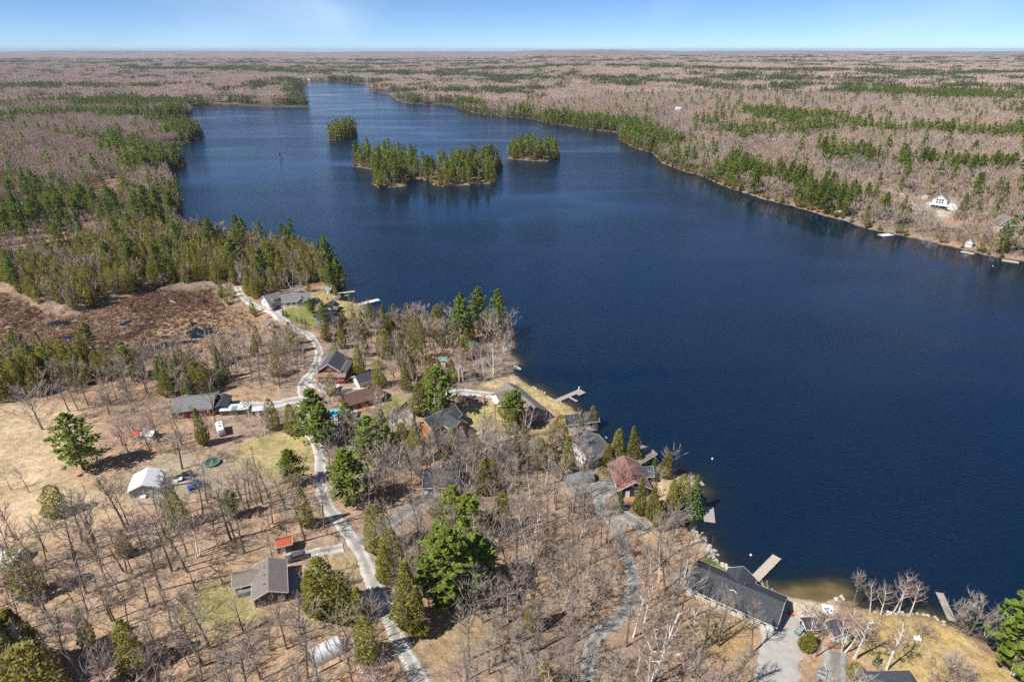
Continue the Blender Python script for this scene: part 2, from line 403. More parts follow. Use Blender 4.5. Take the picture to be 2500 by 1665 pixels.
# lake water: dark body, ripple relief, shallow bottom showing through near the shore (vertex attribute "shallow")
def make_water():
    m, t, b = nodes('lake_water')
    L = t.links
    tc = t.nodes.new("ShaderNodeTexCoord")
    at = t.nodes.new("ShaderNodeAttribute"); at.attribute_name = "shallow"
    nz = t.nodes.new("ShaderNodeTexNoise"); nz.inputs["Scale"].default_value = .22; nz.inputs["Detail"].default_value = 4
    L.new(tc.outputs["Object"], nz.inputs[0])
    mul = t.nodes.new("ShaderNodeMath"); mul.operation = 'MULTIPLY_ADD'; mul.inputs[1].default_value = 1.0
    sub = t.nodes.new("ShaderNodeMath"); sub.operation = 'MULTIPLY_ADD'; sub.inputs[1].default_value = .9; sub.inputs[2].default_value = -.45
    L.new(nz.outputs[0], sub.inputs[0])
    L.new(at.outputs["Fac"], mul.inputs[0]); 
    m2 = t.nodes.new("ShaderNodeMath"); m2.operation = 'MULTIPLY'
    L.new(sub.outputs[0], m2.inputs[0]); L.new(at.outputs["Fac"], m2.inputs[1]); L.new(m2.outputs[0], mul.inputs[2])
    cr = t.nodes.new("ShaderNodeValToRGB")
    e = cr.color_ramp.elements
    e[0].position = 0.0; e[0].color = (.0006, .0112, .031, 1)
    e[1].position = 1.0; e[1].color = (.16, .115, .05, 1)
    k = e.new(.3); k.color = (.008, .013, .018, 1)
    k = e.new(.62); k.color = (.050, .042, .016, 1)
    L.new(mul.outputs[0], cr.inputs[0]); L.new(cr.outputs[0], b.inputs["Base Color"])
    b.inputs["IOR"].default_value = 1.58
    b.inputs["Specular IOR Level"].default_value = .5
    # wind streaks: smoother and rougher patches
    mp = t.nodes.new("ShaderNodeMapping"); mp.inputs[3].default_value = (.0036, .0105, 1)
    L.new(tc.outputs["Object"], mp.inputs[0])
    n2 = t.nodes.new("ShaderNodeTexNoise"); n2.inputs["Scale"].default_value = 1.0; n2.inputs["Detail"].default_value = 3; n2.inputs["Distortion"].default_value = .6
    L.new(mp.outputs[0], n2.inputs[0])
    mr = t.nodes.new("ShaderNodeMapRange"); mr.inputs[1].default_value = .32; mr.inputs[2].default_value = .68; mr.inputs[3].default_value = .07; mr.inputs[4].default_value = .20
    L.new(n2.outputs[0], mr.inputs[0]); 
    # calm water in the lee of the right-hand shore
    at2 = t.nodes.new("ShaderNodeAttribute"); at2.attribute_name = "calm"
    mc = t.nodes.new("ShaderNodeMix"); mc.inputs[3].default_value = .055
    L.new(at2.outputs["Fac"], mc.inputs[0]); L.new(mr.outputs[0], mc.inputs[2]); L.new(mc.outputs[0], b.inputs["Roughness"])
    # ripples
    mp2 = t.nodes.new("ShaderNodeMapping"); mp2.inputs[2].default_value = (0, 0, math.radians(-28)); mp2.inputs[3].default_value = (.55, 1.5, 1)
    L.new(tc.outputs["Object"], mp2.inputs[0])
    n3 = t.nodes.new("ShaderNodeTexNoise"); n3.inputs["Scale"].default_value = 1.0; n3.inputs["Detail"].default_value = 3; n3.inputs["Distortion"].default_value = .4
    L.new(mp2.outputs[0], n3.inputs[0])
    bp = t.nodes.new("ShaderNodeBump"); bp.inputs["Distance"].default_value = .30
    ms = t.nodes.new("ShaderNodeMix"); ms.inputs[3].default_value = .05
    mb_ = t.nodes.new('ShaderNodeMapRange'); mb_.inputs[1].default_value = .32; mb_.inputs[2].default_value = .68; mb_.inputs[3].default_value = .10; mb_.inputs[4].default_value = 1.25
    L.new(n2.outputs[0], mb_.inputs[0]); L.new(mb_.outputs[0], ms.inputs[2])
    L.new(at2.outputs["Fac"], ms.inputs[0]); L.new(ms.outputs[0], bp.inputs["Strength"])
    L.new(n3.outputs[0], bp.inputs["Height"]); L.new(bp.outputs[0], b.inputs["Normal"])
    return m
M['water'] = make_water()
m, t, b = nodes('marsh_water'); b.inputs["Base Color"].default_value = (.006, .010, .018, 1); b.inputs["Roughness"].default_value = .12; M['marsh_water'] = m

def make_ground():
    m, t, b = nodes('ground_cover')
    L = t.links
    b.inputs["Roughness"].default_value = .95; b.inputs["Specular IOR Level"].default_value = .1
    at = t.nodes.new("ShaderNodeAttribute"); at.attribute_name = "cover"
    tc = t.nodes.new("ShaderNodeTexCoord")
    n = t.nodes.new("ShaderNodeTexNoise"); n.inputs["Scale"].default_value = .55; n.inputs["Detail"].default_value = 6; n.inputs["Roughness"].default_value = .65
    L.new(tc.outputs["Object"], n.inputs[0])
    mr = t.nodes.new("ShaderNodeMapRange"); mr.inputs[1].default_value = .3; mr.inputs[2].default_value = .7; mr.inputs[3].default_value = .62; mr.inputs[4].default_value = 1.32
    L.new(n.outputs[0], mr.inputs[0])
    n4 = t.nodes.new("ShaderNodeTexNoise"); n4.inputs["Scale"].default_value = 3.2; n4.inputs["Detail"].default_value = 3
    L.new(tc.outputs["Object"], n4.inputs[0])
    mr4 = t.nodes.new("ShaderNodeMapRange"); mr4.inputs[1].default_value = .3; mr4.inputs[2].default_value = .7; mr4.inputs[3].default_value = .68; mr4.inputs[4].default_value = 1.3
    L.new(n4.outputs[0], mr4.inputs[0])
    k = t.nodes.new("ShaderNodeMath"); k.operation = 'MULTIPLY'; L.new(mr.outputs[0], k.inputs[0]); L.new(mr4.outputs[0], k.inputs[1])
    hs = t.nodes.new("ShaderNodeHueSaturation")
    L.new(at.outputs["Color"], hs.inputs["Color"]); L.new(k.outputs[0], hs.inputs["Value"])
    n6 = t.nodes.new("ShaderNodeTexNoise"); n6.inputs["Scale"].default_value = .12
    L.new(tc.outputs["Object"], n6.inputs[0])
    mr6 = t.nodes.new("ShaderNodeMapRange"); mr6.inputs[3].default_value = .485; mr6.inputs[4].default_value = .515
    L.new(n6.outputs[0], mr6.inputs[0]); L.new(mr6.outputs[0], hs.inputs["Hue"])
    L.new(hs.outputs[0], b.inputs["Base Color"])
    n5 = t.nodes.new("ShaderNodeTexNoise"); n5.inputs["Scale"].default_value = 1.4; n5.inputs["Detail"].default_value = 5
    L.new(tc.outputs["Object"], n5.inputs[0])
    bp = t.nodes.new("ShaderNodeBump"); bp.inputs["Strength"].default_value = .9; bp.inputs["Distance"].default_value = .25
    L.new(n5.outputs[0], bp.inputs["Height"]); L.new(bp.outputs[0], b.inputs["Normal"])
    return m
M['ground'] = make_ground()

# ------------------------------------------------------------------ object helpers
def put(o, parent=None):
    COL.objects.link(o)
    if parent is not None:
        o.parent = parent
    return o

def tag(o, label=None, cat=None, group=None, kind=None):
    if label: o['label'] = label
    if cat: o['category'] = cat
    if group: o['group'] = group
    if kind: o['kind'] = kind
    return o

def thing(name, label, cat, loc, rz=0.0, group=None):
    o = bpy.data.objects.new(name, None)
    o.empty_display_size = .5
    o.location = loc
    o.rotation_euler = (0, 0, rz)
    put(o)
    return tag(o, label, cat, group)

class MB:
    """collects faces, builds one mesh"""
    def __init__(s):
        s.v, s.f, s.m = [], [], []
    def add(s, vs, fs, m=0):
        n = len(s.v)
        s.v.extend(vs)
        for q in fs:
            s.f.append([i + n for i in q]); s.m.append(m)
        return s
    def box(s, x0, x1, y0, y1, z0, z1, m=0):
        return s.add([(x0, y0, z0), (x1, y0, z0), (x1, y1, z0), (x0, y1, z0), (x0, y0, z1), (x1, y0, z1), (x1, y1, z1), (x0, y1, z1)],
                     [(0, 3, 2, 1), (4, 5, 6, 7), (0, 1, 5, 4), (1, 2, 6, 5), (2, 3, 7, 6), (3, 0, 4, 7)], m)
    def beam(s, a, b_, w, h, m=0):
        a, b_ = Vector(a), Vector(b_)
        d = (b_ - a).normalized()
        u = d.cross(Vector((0, 0, 1)))
        if u.length < 1e-3: u = Vector((1, 0, 0))
        u.normalize(); u *= w / 2
        k = u.cross(d).normalized() * h / 2
        vs = [p + x * u + z * k for p in (a, b_) for x, z in ((-1, -1), (1, -1), (1, 1), (-1, 1))]
        return s.add([tuple(q) for q in vs], [(0, 1, 2, 3), (7, 6, 5, 4), (0, 4, 5, 1), (1, 5, 6, 2), (2, 6, 7, 3), (3, 7, 4, 0)], m)
    def tube(s, a, b_, r0, r1, n=5, m=0, cap=False):
        a, b_ = Vector(a), Vector(b_)
        d = b_ - a
        if d.length < 1e-6: return s
        d.normalize()
        u = d.orthogonal().normalized(); k = d.cross(u)
        vs = []
        for p, r in ((a, r0), (b_, r1)):
            for i in range(n):
                an = 2 * math.pi * i / n
                q = p + (u * math.cos(an) + k * math.sin(an)) * r
                vs.append(tuple(q))
        fs = [(i, (i + 1) % n, n + (i + 1) % n, n + i) for i in range(n)]
        if cap: fs += [tuple(range(n))[::-1], tuple(range(n, 2 * n))]
        return s.add(vs, fs, m)
    def mesh(s, name, mats):
        me = bpy.data.meshes.new(name)
        me.from_pydata([tuple(v) for v in s.v], [], s.f)
        if not isinstance(mats, (list, tuple)): mats = [mats]
        for q in mats: me.materials.append(q)
        if len(mats) > 1: me.polygons.foreach_set("material_index", s.m)
        me.update()
        return me
    def obj(s, name, mats, parent=None, smooth=False):
        me = s.mesh(name, mats)
        if smooth: me.polygons.foreach_set("use_smooth", [True] * len(me.polygons))
        return put(bpy.data.objects.new(name, me), parent)

def grid_mesh(name, X, Y, Z, keep=None, smooth=True):
    nr, nc = X.shape
    idx = np.arange(nr * nc).reshape(nr, nc)
    q = np.stack([idx[:-1, :-1], idx[:-1, 1:], idx[1:, 1:], idx[1:, :-1]], -1).reshape(-1, 4)
    if keep is not None:
        q = q[keep.ravel()[q].any(1)]
    used = np.unique(q)
    rem = np.full(nr * nc, -1); rem[used] = np.arange(len(used))
    q = rem[q]
    co = np.stack([X.ravel(), Y.ravel(), Z.ravel()], -1)[used].astype(np.float32)
    me = bpy.data.meshes.new(name)
    me.vertices.add(len(co)); me.vertices.foreach_set("co", co.ravel())
    me.loops.add(q.size); me.loops.foreach_set("vertex_index", q.ravel().astype(np.int32))
    me.polygons.add(len(q)); me.polygons.foreach_set("loop_start", np.arange(0, q.size, 4, dtype=np.int32))
    me.polygons.foreach_set("use_smooth", np.full(len(q), smooth))
    me.update(calc_edges=True)
    return me, used

# ------------------------------------------------------------------ roads and drives (centre lines, widths in metres)
ROADS = {
 'gravel_road': ([(1075, 1770), (1045, 1700), (1030, 1664), (1012, 1630), (980, 1577), (957, 1524), (938, 1482), (919, 1435), (902, 1401), (889, 1366), (867, 1323), (835, 1285), (810, 1247), (793, 1217), (784, 1185), (782, 1153), (782, 1128), (778, 1096),
    (765, 1071), (753, 1049), (744, 1022), (740, 984), (738, 958), (737, 941), (747, 924), (764, 903), (777, 870), (774, 842), (751, 815), (726, 807), (701, 790), (682, 775), (665, 763), (634, 752), (615, 742), (596, 729), (586, 714), (578, 700)], 3.9, 'pale gravel road winding up the left half past the marsh'),
 'lake_lane': ([(1428, 1760), (1430, 1664), (1437, 1620), (1447, 1577), (1462, 1545), (1494, 1524), (1532, 1482), (1547, 1439), (1547, 1407), (1537, 1375), (1524, 1345), (1511, 1305), (1494, 1273), (1475, 1252), (1464, 1230), (1468, 1199), (1479, 1177)], 3.7, 'grey gravel lane through the bare trees to the red-roofed cottage'),
 'barn_drive': ([(741, 976), (719, 977), (676, 986), (612, 989), (549, 986), (530, 978)], 6.0, 'gravel drive from the road to the grey-roofed barn'),
 'house_drive': ([(838, 1336), (800, 1343), (750, 1353), (700, 1360)], 3.6, 'short gravel drive to the brown house and red-roofed shed'),
 'middle_drive': ([(880, 1330), (905, 1305), (950, 1278), (990, 1252), (1030, 1222), (1062, 1204)], 5.5, 'gravel drive from the road to the white house with black roof'),
 'lakeside_drive': ([(752, 1046), (800, 1052), (880, 1050), (949, 1034), (980, 1020), (1012, 1003), (1050, 985), (1090, 966), (1125, 957), (1180, 962), (1215, 966)], 5.0, 'dirt drive past the big pine to the grey parking pad'),
 'garage_drive': ([(700, 792), (672, 764), (658, 757), (672, 757), (690, 752)], 5.5, 'gravel apron in front of the grey garage'),
 'white_car_drive': ([(748, 925), (780, 945), (815, 955), (850, 955), (930, 950)], 5.5, 'gravel drive where the white car is parked'),
 'concrete_pad': ([(1925, 1500), (1915, 1530), (1905, 1580), (1895, 1640), (1885, 1720)], 9.0, 'pale concrete parking pad beside the black-roofed lake house'),
 'lawn_drive': ([(2035, 1590), (2040, 1630), (2045, 1700)], 5.0, 'worn grey drive beside the golden lawn'),
 'cottage_yard': ([(1395, 1205), (1440, 1192), (1480, 1192), (1505, 1205)], 8.5, 'grey gravel yard beside the red-roofed cottage'),
 'boat_turnout': ([(1480, 1262), (1520, 1255), (1550, 1275), (1580, 1300)], 5.0, 'gravel turnout off the lake lane'),
 'hill_drive': ([(2190, 470), (2225, 500), (2248, 512), (2262, 498), (2290, 505)], 6.0, 'thin gravel drive climbing to the white hillside house'),
}
ROADW = {}
def catmull(p, n=8):
    out = []
    for i in range(len(p) - 1):
        p0 = p[max(i - 1, 0)]; p1 = p[i]; p2 = p[i + 1]; p3 = p[min(i + 2, len(p) - 1)]
        for k in range(n):
            t = k / n
            out.append(.5 * (2 * p1 + (p2 - p0) * t + (2 * p0 - 5 * p1 + 4 * p2 - p3) * t * t + (3 * p1 - p0 - 3 * p2 + p3) * t ** 3))
    out.append(p[-1])
    return np.array(out)

# open ground: (pixel outline, base colour, feather metres, name)
STRAW, GRN, LAWN, GOLD = (.50, .375, .24), (.205, .225, .062), (.39, .32, .15), (.42, .30, .135)
ZONES = [
 ([(-80, 1000), (60, 985), (180, 990), (230, 1040), (170, 1100), (190, 1160), (330, 1235), (200, 1290), (-80, 1330)], STRAW, 6),
 ([(565, 1135), (605, 1078), (700, 1052), (745, 1058), (768, 1100), (775, 1140), (740, 1172), (690, 1168), (600, 1155)], LAWN, 3),
 ([(676, 767), (701, 752), (764, 746), (787, 767), (768, 782), (754, 801), (726, 794)], GRN, 2),
 ([(743, 715), (814, 719), (844, 736), (873, 742), (892, 767), (863, 779), (821, 767), (806, 740), (768, 736)], (.40, .325, .13), 2),
 ([(1090, 1010), (1150, 990), (1204, 990), (1246, 1032), (1204, 1050), (1161, 1045), (1115, 1025)], LAWN, 3),
 ([(1268, 936), (1302, 945), (1349, 973), (1408, 1005), (1400, 1020), (1370, 1017), (1349, 1003), (1319, 981), (1270, 955)], (.43, .355, .165), 2),
 ([(1200, 950), (1255, 940), (1300, 962), (1280, 966), (1230, 955)], GRN, 2),
 ([(1180, 940), (1225, 920), (1262, 918), (1275, 935), (1220, 950)], STRAW, 2),
 ([(945, 973), (976, 964), (993, 981), (974, 1000), (944, 1015)], (.25, .25, .085), 2),
 ([(1575, 1155), (1611, 1163), (1654, 1163), (1690, 1177), (1660, 1215), (1611, 1220), (1594, 1190)], STRAW, 2),
 ([(1285, 1075), (1327, 1035), (1340, 1035), (1335, 1096), (1302, 1112)], (.36, .29, .12), 2),
 ([(1440, 1145), (1495, 1130), (1500, 1155), (1460, 1170)], (.30, .22, .10), 2),
 ([(2100, 1500), (2150, 1498), (2290, 1513), (2330, 1542), (2410, 1600), (2500, 1665), (2600, 1800), (2260, 1800), (2180, 1640), (2090, 1600)], GOLD, 2.5),
 ([(1893, 1450), (1930, 1455), (1990, 1466), (2046, 1462), (2036, 1500), (1990, 1535), (1959, 1528), (1885, 1488)], (.52, .42, .30), 1),
 ([(1738, 1345), (1790, 1398), (1770, 1405), (1712, 1388), (1722, 1350)], GRN, 1.2),
 ([(1690, 1298), (1735, 1345), (1725, 1352), (1680, 1325)], (.50, .44, .34), 1.2),
 ([(450, 1485), (540, 1425), (590, 1440), (630, 1500), (560, 1530), (470, 1525)], (.31, .285, .115), 5),
 ([(1000, 1570), (1075, 1490), (1170, 1500), (1190, 1580), (1060, 1630)], (.37, .26, .16), 3),
 ([(835, 1345), (880, 1355), (900, 1400), (830, 1390), (760, 1362)], (.38, .31, .16), 2.5),
 ([(1640, 1470), (1850, 1540), (1830, 1640), (1740, 1620), (1640, 1540)], (.38, .26, .13), 4),
 ([(330, 1130), (430, 1110), (560, 1130), (600, 1180), (480, 1210), (380, 1215)], (.34, .28, .20), 6),
 ([(2260, 500), (2330, 505), (2310, 535), (2270, 530)], (.44, .38, .30), 4),
]
ZW = [(poly_w(p), c, f) for p, c, f in ZONES]
BANDS = [([(2012, 372), (2064, 402), (2132, 410), (2213, 421), (2308, 423), (2376, 434), (2428, 440)], 17), ([(1860, 345), (1942, 347), (2012, 333), (2105, 333), (2159, 338), (2254, 336), (2349, 347), (2431, 355), (2520, 357)], 22),
 ([(1860, 232), (1970, 219), (2077, 222), (2186, 222), (2322, 222), (2520, 222)], 75), ([(1431, 197), (1540, 216), (1635, 208), (1744, 222), (1839, 232)], 70), ([(1250, 172), (1500, 167), (1850, 177), (2100, 180)], 190),
 ([(0, 219), (190, 219), (272, 222), (408, 216)], 70), ([(-60, 303), (109, 295), (217, 290), (326, 291)], 30), ([(345, 172), (640, 177), (720, 180)], 160), ([(225, 353), (353, 364)], 22), ([(2200, 186), (2520, 184)], 170), ([(900, 185), (1250, 195)], 80),
 ([(0, 250), (200, 243), (300, 246)], 35), ([(560, 228), (700, 205), (740, 200)], 60), ([(1900, 205), (2300, 200), (2520, 203)], 60)]
BW = [(poly_w(p), w_) for p, w_ in BANDS]

def con(x, y, sd):
    """share of evergreens in the far woods"""
    n = fbm(x / 420. + 5, y / 300. + 2, 61, 3)
    n2 = vnoise(x / 45., y / 45., 66)
    n3 = vnoise(x / 17., y / 17., 69)
    c = .03 + sstep(n + .3 * (n2 - .5), .62, .74) * (.35 + .5 * n3)
    c = np.maximum(c, .9 * sstep(-sd, -58, -22) * sstep(vnoise(x / 70., y / 70., 67), .18, .42))
    for p, w_ in BW:
        q = (x > p[:, 0].min() - 2 * w_) & (x < p[:, 0].max() + 2 * w_) & (y > p[:, 1].min() - 2 * w_) & (y < p[:, 1].max() + 2 * w_)
        d = np.full(x.shape, 1e6)
        if not q.any(): continue
        d[q] = segdist(x[q], y[q], p, False)
        c = np.maximum(c, (.35 + .5 * n3) * sstep(-(d + w_ * 1.5 * (n2 - .5) + w_ * .8 * (n3 - .5)), -w_ * 1.25, -w_ * .3))
    return c

# ------------------------------------------------------------------ terrain: one sheet to the horizon, finest where the view is
def fan(az_fine, step, rows):
    az = np.concatenate([np.linspace(-180, -az_fine, 40, endpoint=False), np.arange(-az_fine, az_fine + 1e-6, step), np.linspace(az_fine, 180, 41)[1:]])
    A = np.radians(az)[None, :]; R = rows[:, None]
    return R * np.sin(A), R * np.cos(A)
rows = np.concatenate([[2, 30, 55], 75 * np.exp(np.arange(0, 2.35, .0058)), 790 * np.exp(np.arange(0, 1.5, .014)), 3540 * np.exp(np.linspace(.02, 2.14, 90))])
GX, GY = fan(46, .17, rows)
GSD = shore(GX.ravel(), GY.ravel())
GZ = hgt(GX.ravel(), GY.ravel(), GSD)

def cover_colour(x, y, sd):
    n = fbm(x / 14., y / 14., 71, 3)[:, None]
    n2 = fbm(x / 40., y / 40., 75, 2)[:, None]
    lit = np.array([.40, .265, .17]); dk = np.array([.245, .172, .122]); gy = np.array([.30, .235, .18])
    c = dk + (lit - dk) * sstep(n, .32, .62)
    c = c + (gy - c) * sstep(n2, .45, .7) * .7
    left = (sstep(-x, 10, 60) * sstep(-y, -240, -120))[:, None]
    c = c * (1 - .45 * left) + np.array([.46, .31, .20]) * .45 * left
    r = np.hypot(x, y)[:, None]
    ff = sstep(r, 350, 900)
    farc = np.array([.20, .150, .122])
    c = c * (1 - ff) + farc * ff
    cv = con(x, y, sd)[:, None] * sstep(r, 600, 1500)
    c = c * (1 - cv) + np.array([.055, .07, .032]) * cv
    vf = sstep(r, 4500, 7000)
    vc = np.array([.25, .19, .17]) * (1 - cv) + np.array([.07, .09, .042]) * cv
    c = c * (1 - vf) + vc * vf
    mp = local_sd(x, y, MARSH, 15); mp2 = local_sd(x, y, MARSH2, 15)
    mm = np.minimum(mp, mp2)
    mk = sstep(-mm, -7, 3)[:, None]
    mcol = np.array([.105, .060, .040]) + (np.array([.33, .225, .14]) - np.array([.105, .060, .040])) * sstep(fbm(x / 2.2, y / 2.2, 81, 3)[:, None] + .9 * (fbm(x / 45., y / 45., 82, 2)[:, None] - .5) + .10 * sstep(x, -190, -110)[:, None] - .06, .42, .66)
    c = c * (1 - mk) + mcol * mk
    for p, col, f in ZW:
        d = local_sd(x, y, p, 3 * f + 3) + (n[:, 0] - .5) * f * 2.2
        if not (d < f).any(): continue
        k = sstep(-d, -f, f)[:, None]
        v = 1 + .5 * (fbm(x / 5., y / 5., 85, 2)[:, None] - .5)
        g = sstep(fbm(x / 9., y / 9., 86, 2)[:, None], .5, .72) * .2
        cc = np.array(col) * v
        cc = cc * (1 - g) + np.array([.24, .24, .08]) * g
        c = c * (1 - k) + cc * k
    s = sstep(-sd, -2.2, -.2)[:, None]
    c = c * (1 - .45 * s) + np.array([.26, .21, .155]) * .45 * s
    und = (sd < 0)[:, None]
    return np.where(und, np.array([.13, .10, .06]), c)
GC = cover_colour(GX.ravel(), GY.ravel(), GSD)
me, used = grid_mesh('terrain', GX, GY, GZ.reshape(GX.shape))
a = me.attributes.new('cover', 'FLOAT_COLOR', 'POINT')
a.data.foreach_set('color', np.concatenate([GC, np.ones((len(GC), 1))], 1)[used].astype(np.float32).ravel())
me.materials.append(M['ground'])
tag(put(bpy.data.objects.new('terrain', me)), 'wooded leaf-brown land around the lake reaching to the horizon', 'land', kind='structure')

# lake
sd2 = GSD.reshape(GX.shape)
lake_k = sd2 < 6
lx, ly = GX.ravel(), GY.ravel()
shal = np.exp(-np.maximum(-GSD, 0) / 4.6) * (.42 + .45 * fbm(lx / 16., ly / 16., 95, 2)) * sstep(-np.hypot(lx, ly), -420, -300)
bx, by = U(1965, 1455)
bz = np.exp(-(((lx - bx) * .97 + (ly - by) * .22) / 14.) ** 4 - (((ly - by) * .97 - (lx - bx) * .22) / 4.2) ** 2)
shal = np.clip(shal + .75 * bz, 0, 1)
calm = sstep(lx, 120, 210) * sstep(ly - .0 * lx, 300, 380) * sstep(-segdist(lx, ly, UP([(1680, 425), (1860, 488), (2099, 556), (2268, 592), (2560, 650)]), False), -80, -30)
me, used = grid_mesh('lake_water', GX, GY, np.zeros(GX.shape), lake_k)
for nm, arr in (('shallow', shal), ('calm', calm)):
    a = me.attributes.new(nm, 'FLOAT', 'POINT'); a.data.foreach_set('value', arr[used].astype(np.float32))
me.materials.append(M['water'])
tag(put(bpy.data.objects.new('lake_water', me)), 'dark blue lake filling the middle and right of the view', 'lake', kind='structure')

# marsh pools: a water sheet that the marsh hummocks rise out of
mk = (local_sd(lx, ly, MARSH, 10) < 4).reshape(GX.shape)
me, used = grid_mesh('marsh_water', GX, GY, np.full(GX.shape, .23), mk)
me.materials.append(M['marsh_water'])
tag(put(bpy.data.objects.new('marsh_water', me)), 'dark pools showing between the brown marsh hummocks', 'water', kind='structure')

# roads
for nm, (pts, wd, lab) in ROADS.items():
    c = Pmany([p[0] for p in pts], [p[1] for p in pts])[:, :2]
    c = catmull(c, 8)
    ROADW[nm] = (c, wd)
    tg = np.gradient(c, axis=0); tg /= np.linalg.norm(tg, axis=1)[:, None] + 1e-9
    nrm = np.stack([-tg[:, 1], tg[:, 0]], 1)
    K = 11
    off = np.linspace(-.5, .5, K)
    kk = np.arange(len(c))
    jl = 1 + .55 * (fbm(kk * .31, kk * 0., 7, 3) - .5); jr = 1 + .55 * (fbm(kk * .31, kk * 0., 17, 3) - .5)
    wdt = off[None, :] * wd * np.where(off[None, :] < 0, jl[:, None], jr[:, None])
    X = c[:, :1] + nrm[:, :1] * wdt
    Y = c[:, 1:] + nrm[:, 1:] * wdt
    lift = .10 + .02 * list(ROADS).index(nm)
    Z = hgt(X.ravel(), Y.ravel()).reshape(X.shape) + lift
    Z[:, 0] -= lift + .1; Z[:, -1] -= lift + .1
    me, used = grid_mesh(nm, X, Y, Z)
    ac = np.tile(off * 2, (len(c), 1)).ravel()
    a = me.attributes.new('across', 'FLOAT', 'POINT'); a.data.foreach_set('value', ac[used].astype(np.float32))
    me.materials.append(M['concrete'] if nm == 'concrete_pad' else M['gravel_dark'] if nm in ('cottage_yard', 'boat_turnout', 'lake_lane', 'middle_drive', 'lawn_drive') else M['gravel'])
    tag(put(bpy.data.objects.new(nm, me)), lab, 'road', kind='structure')

# haze: even pale air over the whole place
hb = MB().box(-34000, 34000, -34000, 34000, -6, 140)
hz = hb.obj('haze', [])
m = bpy.data.materials.new('haze_air'); m.use_nodes = True
for n in list(m.node_tree.nodes):
    if n.type == 'BSDF_PRINCIPLED': m.node_tree.nodes.remove(n)
pv = m.node_tree.nodes.new("ShaderNodeVolumePrincipled")
pv.inputs["Color"].default_value = (.70, .82, 1.0, 1)
pv.inputs["Density"].default_value = 3.4e-5
pv.inputs["Anisotropy"].default_value = 0.0
m.node_tree.links.new(pv.outputs[0], m.node_tree.nodes["Material Output"].inputs["Volume"])
hz.data.materials.append(m)
tag(hz, 'thin blue haze over the far woods', 'haze', kind='stuff')

# ------------------------------------------------------------------ building kit
KEEP = []      # (x, y, radius) kept free of trees

def site(a, b, D, up=0.0, L=None, W=None):
    """a, b: pixels of the two ends of a building's visible long side (up metres above the ground); the building reaches D metres back"""
    pa, pb = P(*a, up), P(*b, up)
    d = pb[:2] - pa[:2]
    Ln = np.hypot(*d)
    yaw = math.atan2(d[1], d[0])
    c = (pa[:2] + pb[:2]) / 2 + np.array([-math.sin(yaw), math.cos(yaw)]) * D / 2
    L = L or Ln
    z = h1(*c)
    KEEP.append((c[0], c[1], .44 * math.hypot(L, D) + .9))
    return (c[0], c[1], z), yaw, L

def xf(p, ridge, x, y, z):
    if ridge == 'x': return (p[0] + x, p[1] + y, p[2] + z)
    return (-p[1] + x, p[0] + y, p[2] + z)

def gable(root, L, D, h, rise, wm, rm, ridge='x', x=0, y=0, z=0, over=.45, trim='trim_white', sink=.9, roofname='roof', hip=0.0):
    """walls with gable ends and a pitched roof; L runs along the ridge"""
    l, d = L / 2, D / 2
    vs = [(-l, -d, -sink), (l, -d, -sink), (l, d, -sink), (-l, d, -sink), (-l, -d, h), (l, -d, h), (l, d, h), (-l, d, h), (-l + hip, 0, h + rise), (l - hip, 0, h + rise)]
    fs = [(0, 1, 5, 4), (2, 3, 7, 6), (1, 2, 6, 9, 5), (3, 0, 4, 8, 7)] if not hip else [(0, 1, 5, 4), (2, 3, 7, 6), (1, 2, 6, 5), (3, 0, 4, 7)]
    MB().add([xf(v, ridge, x, y, z) for v in vs], fs).obj('wall', M[wm], root)
    sl = rise / d
    o = over; e = h - o * sl; t = .16; le = l + o
    r = MB()
    if not hip:
        for s in (-1, 1):
            q = [(-le, s * (d + o), e + .02), (le, s * (d + o), e + .02), (le, 0, h + rise + .02), (-le, 0, h + rise + .02)]
            q += [(a_, b_, c_ + t) for a_, b_, c_ in q]
            r.add([xf(v, ridge, x, y, z) for v in q], [(3, 2, 1, 0), (4, 5, 6, 7), (0, 1, 5, 4), (1, 2, 6, 5), (2, 3, 7, 6), (3, 0, 4, 7)])
    else:
        q = [(-le, -d - o, e), (le, -d - o, e), (le, d + o, e), (-le, d + o, e), (-l + hip, 0, h + rise), (l - hip, 0, h + rise)]
        q2 = [(a_, b_, c_ + t) for a_, b_, c_ in q]
        r.add([xf(v, ridge, x, y, z) for v in q2 + q[:4]], [(0, 1, 5, 4), (1, 2, 5), (2, 3, 4, 5), (3, 0, 4), (6, 7, 1, 0), (7, 8, 2, 1), (8, 9, 3, 2), (9, 6, 0, 3), (9, 8, 7, 6)])
    ro = r.obj(roofname, M[rm], root)
    if trim and not hip:
        b = MB()
        for s in (-1, 1):
            b.beam(xf((-le, s * (d + o + .03), e + .06), ridge, x, y, z), xf((le, s * (d + o + .03), e + .06), ridge, x, y, z), .05, .22)
            for u in (-1, 1):
                b.beam(xf((u * (le + .03), s * (d + o), e + .08), ridge, x, y, z), xf((u * (le + .03), 0, h + rise + .08), ridge, x, y, z), .05, .24)
        b.obj('trim', M[trim], ro)
    return ro

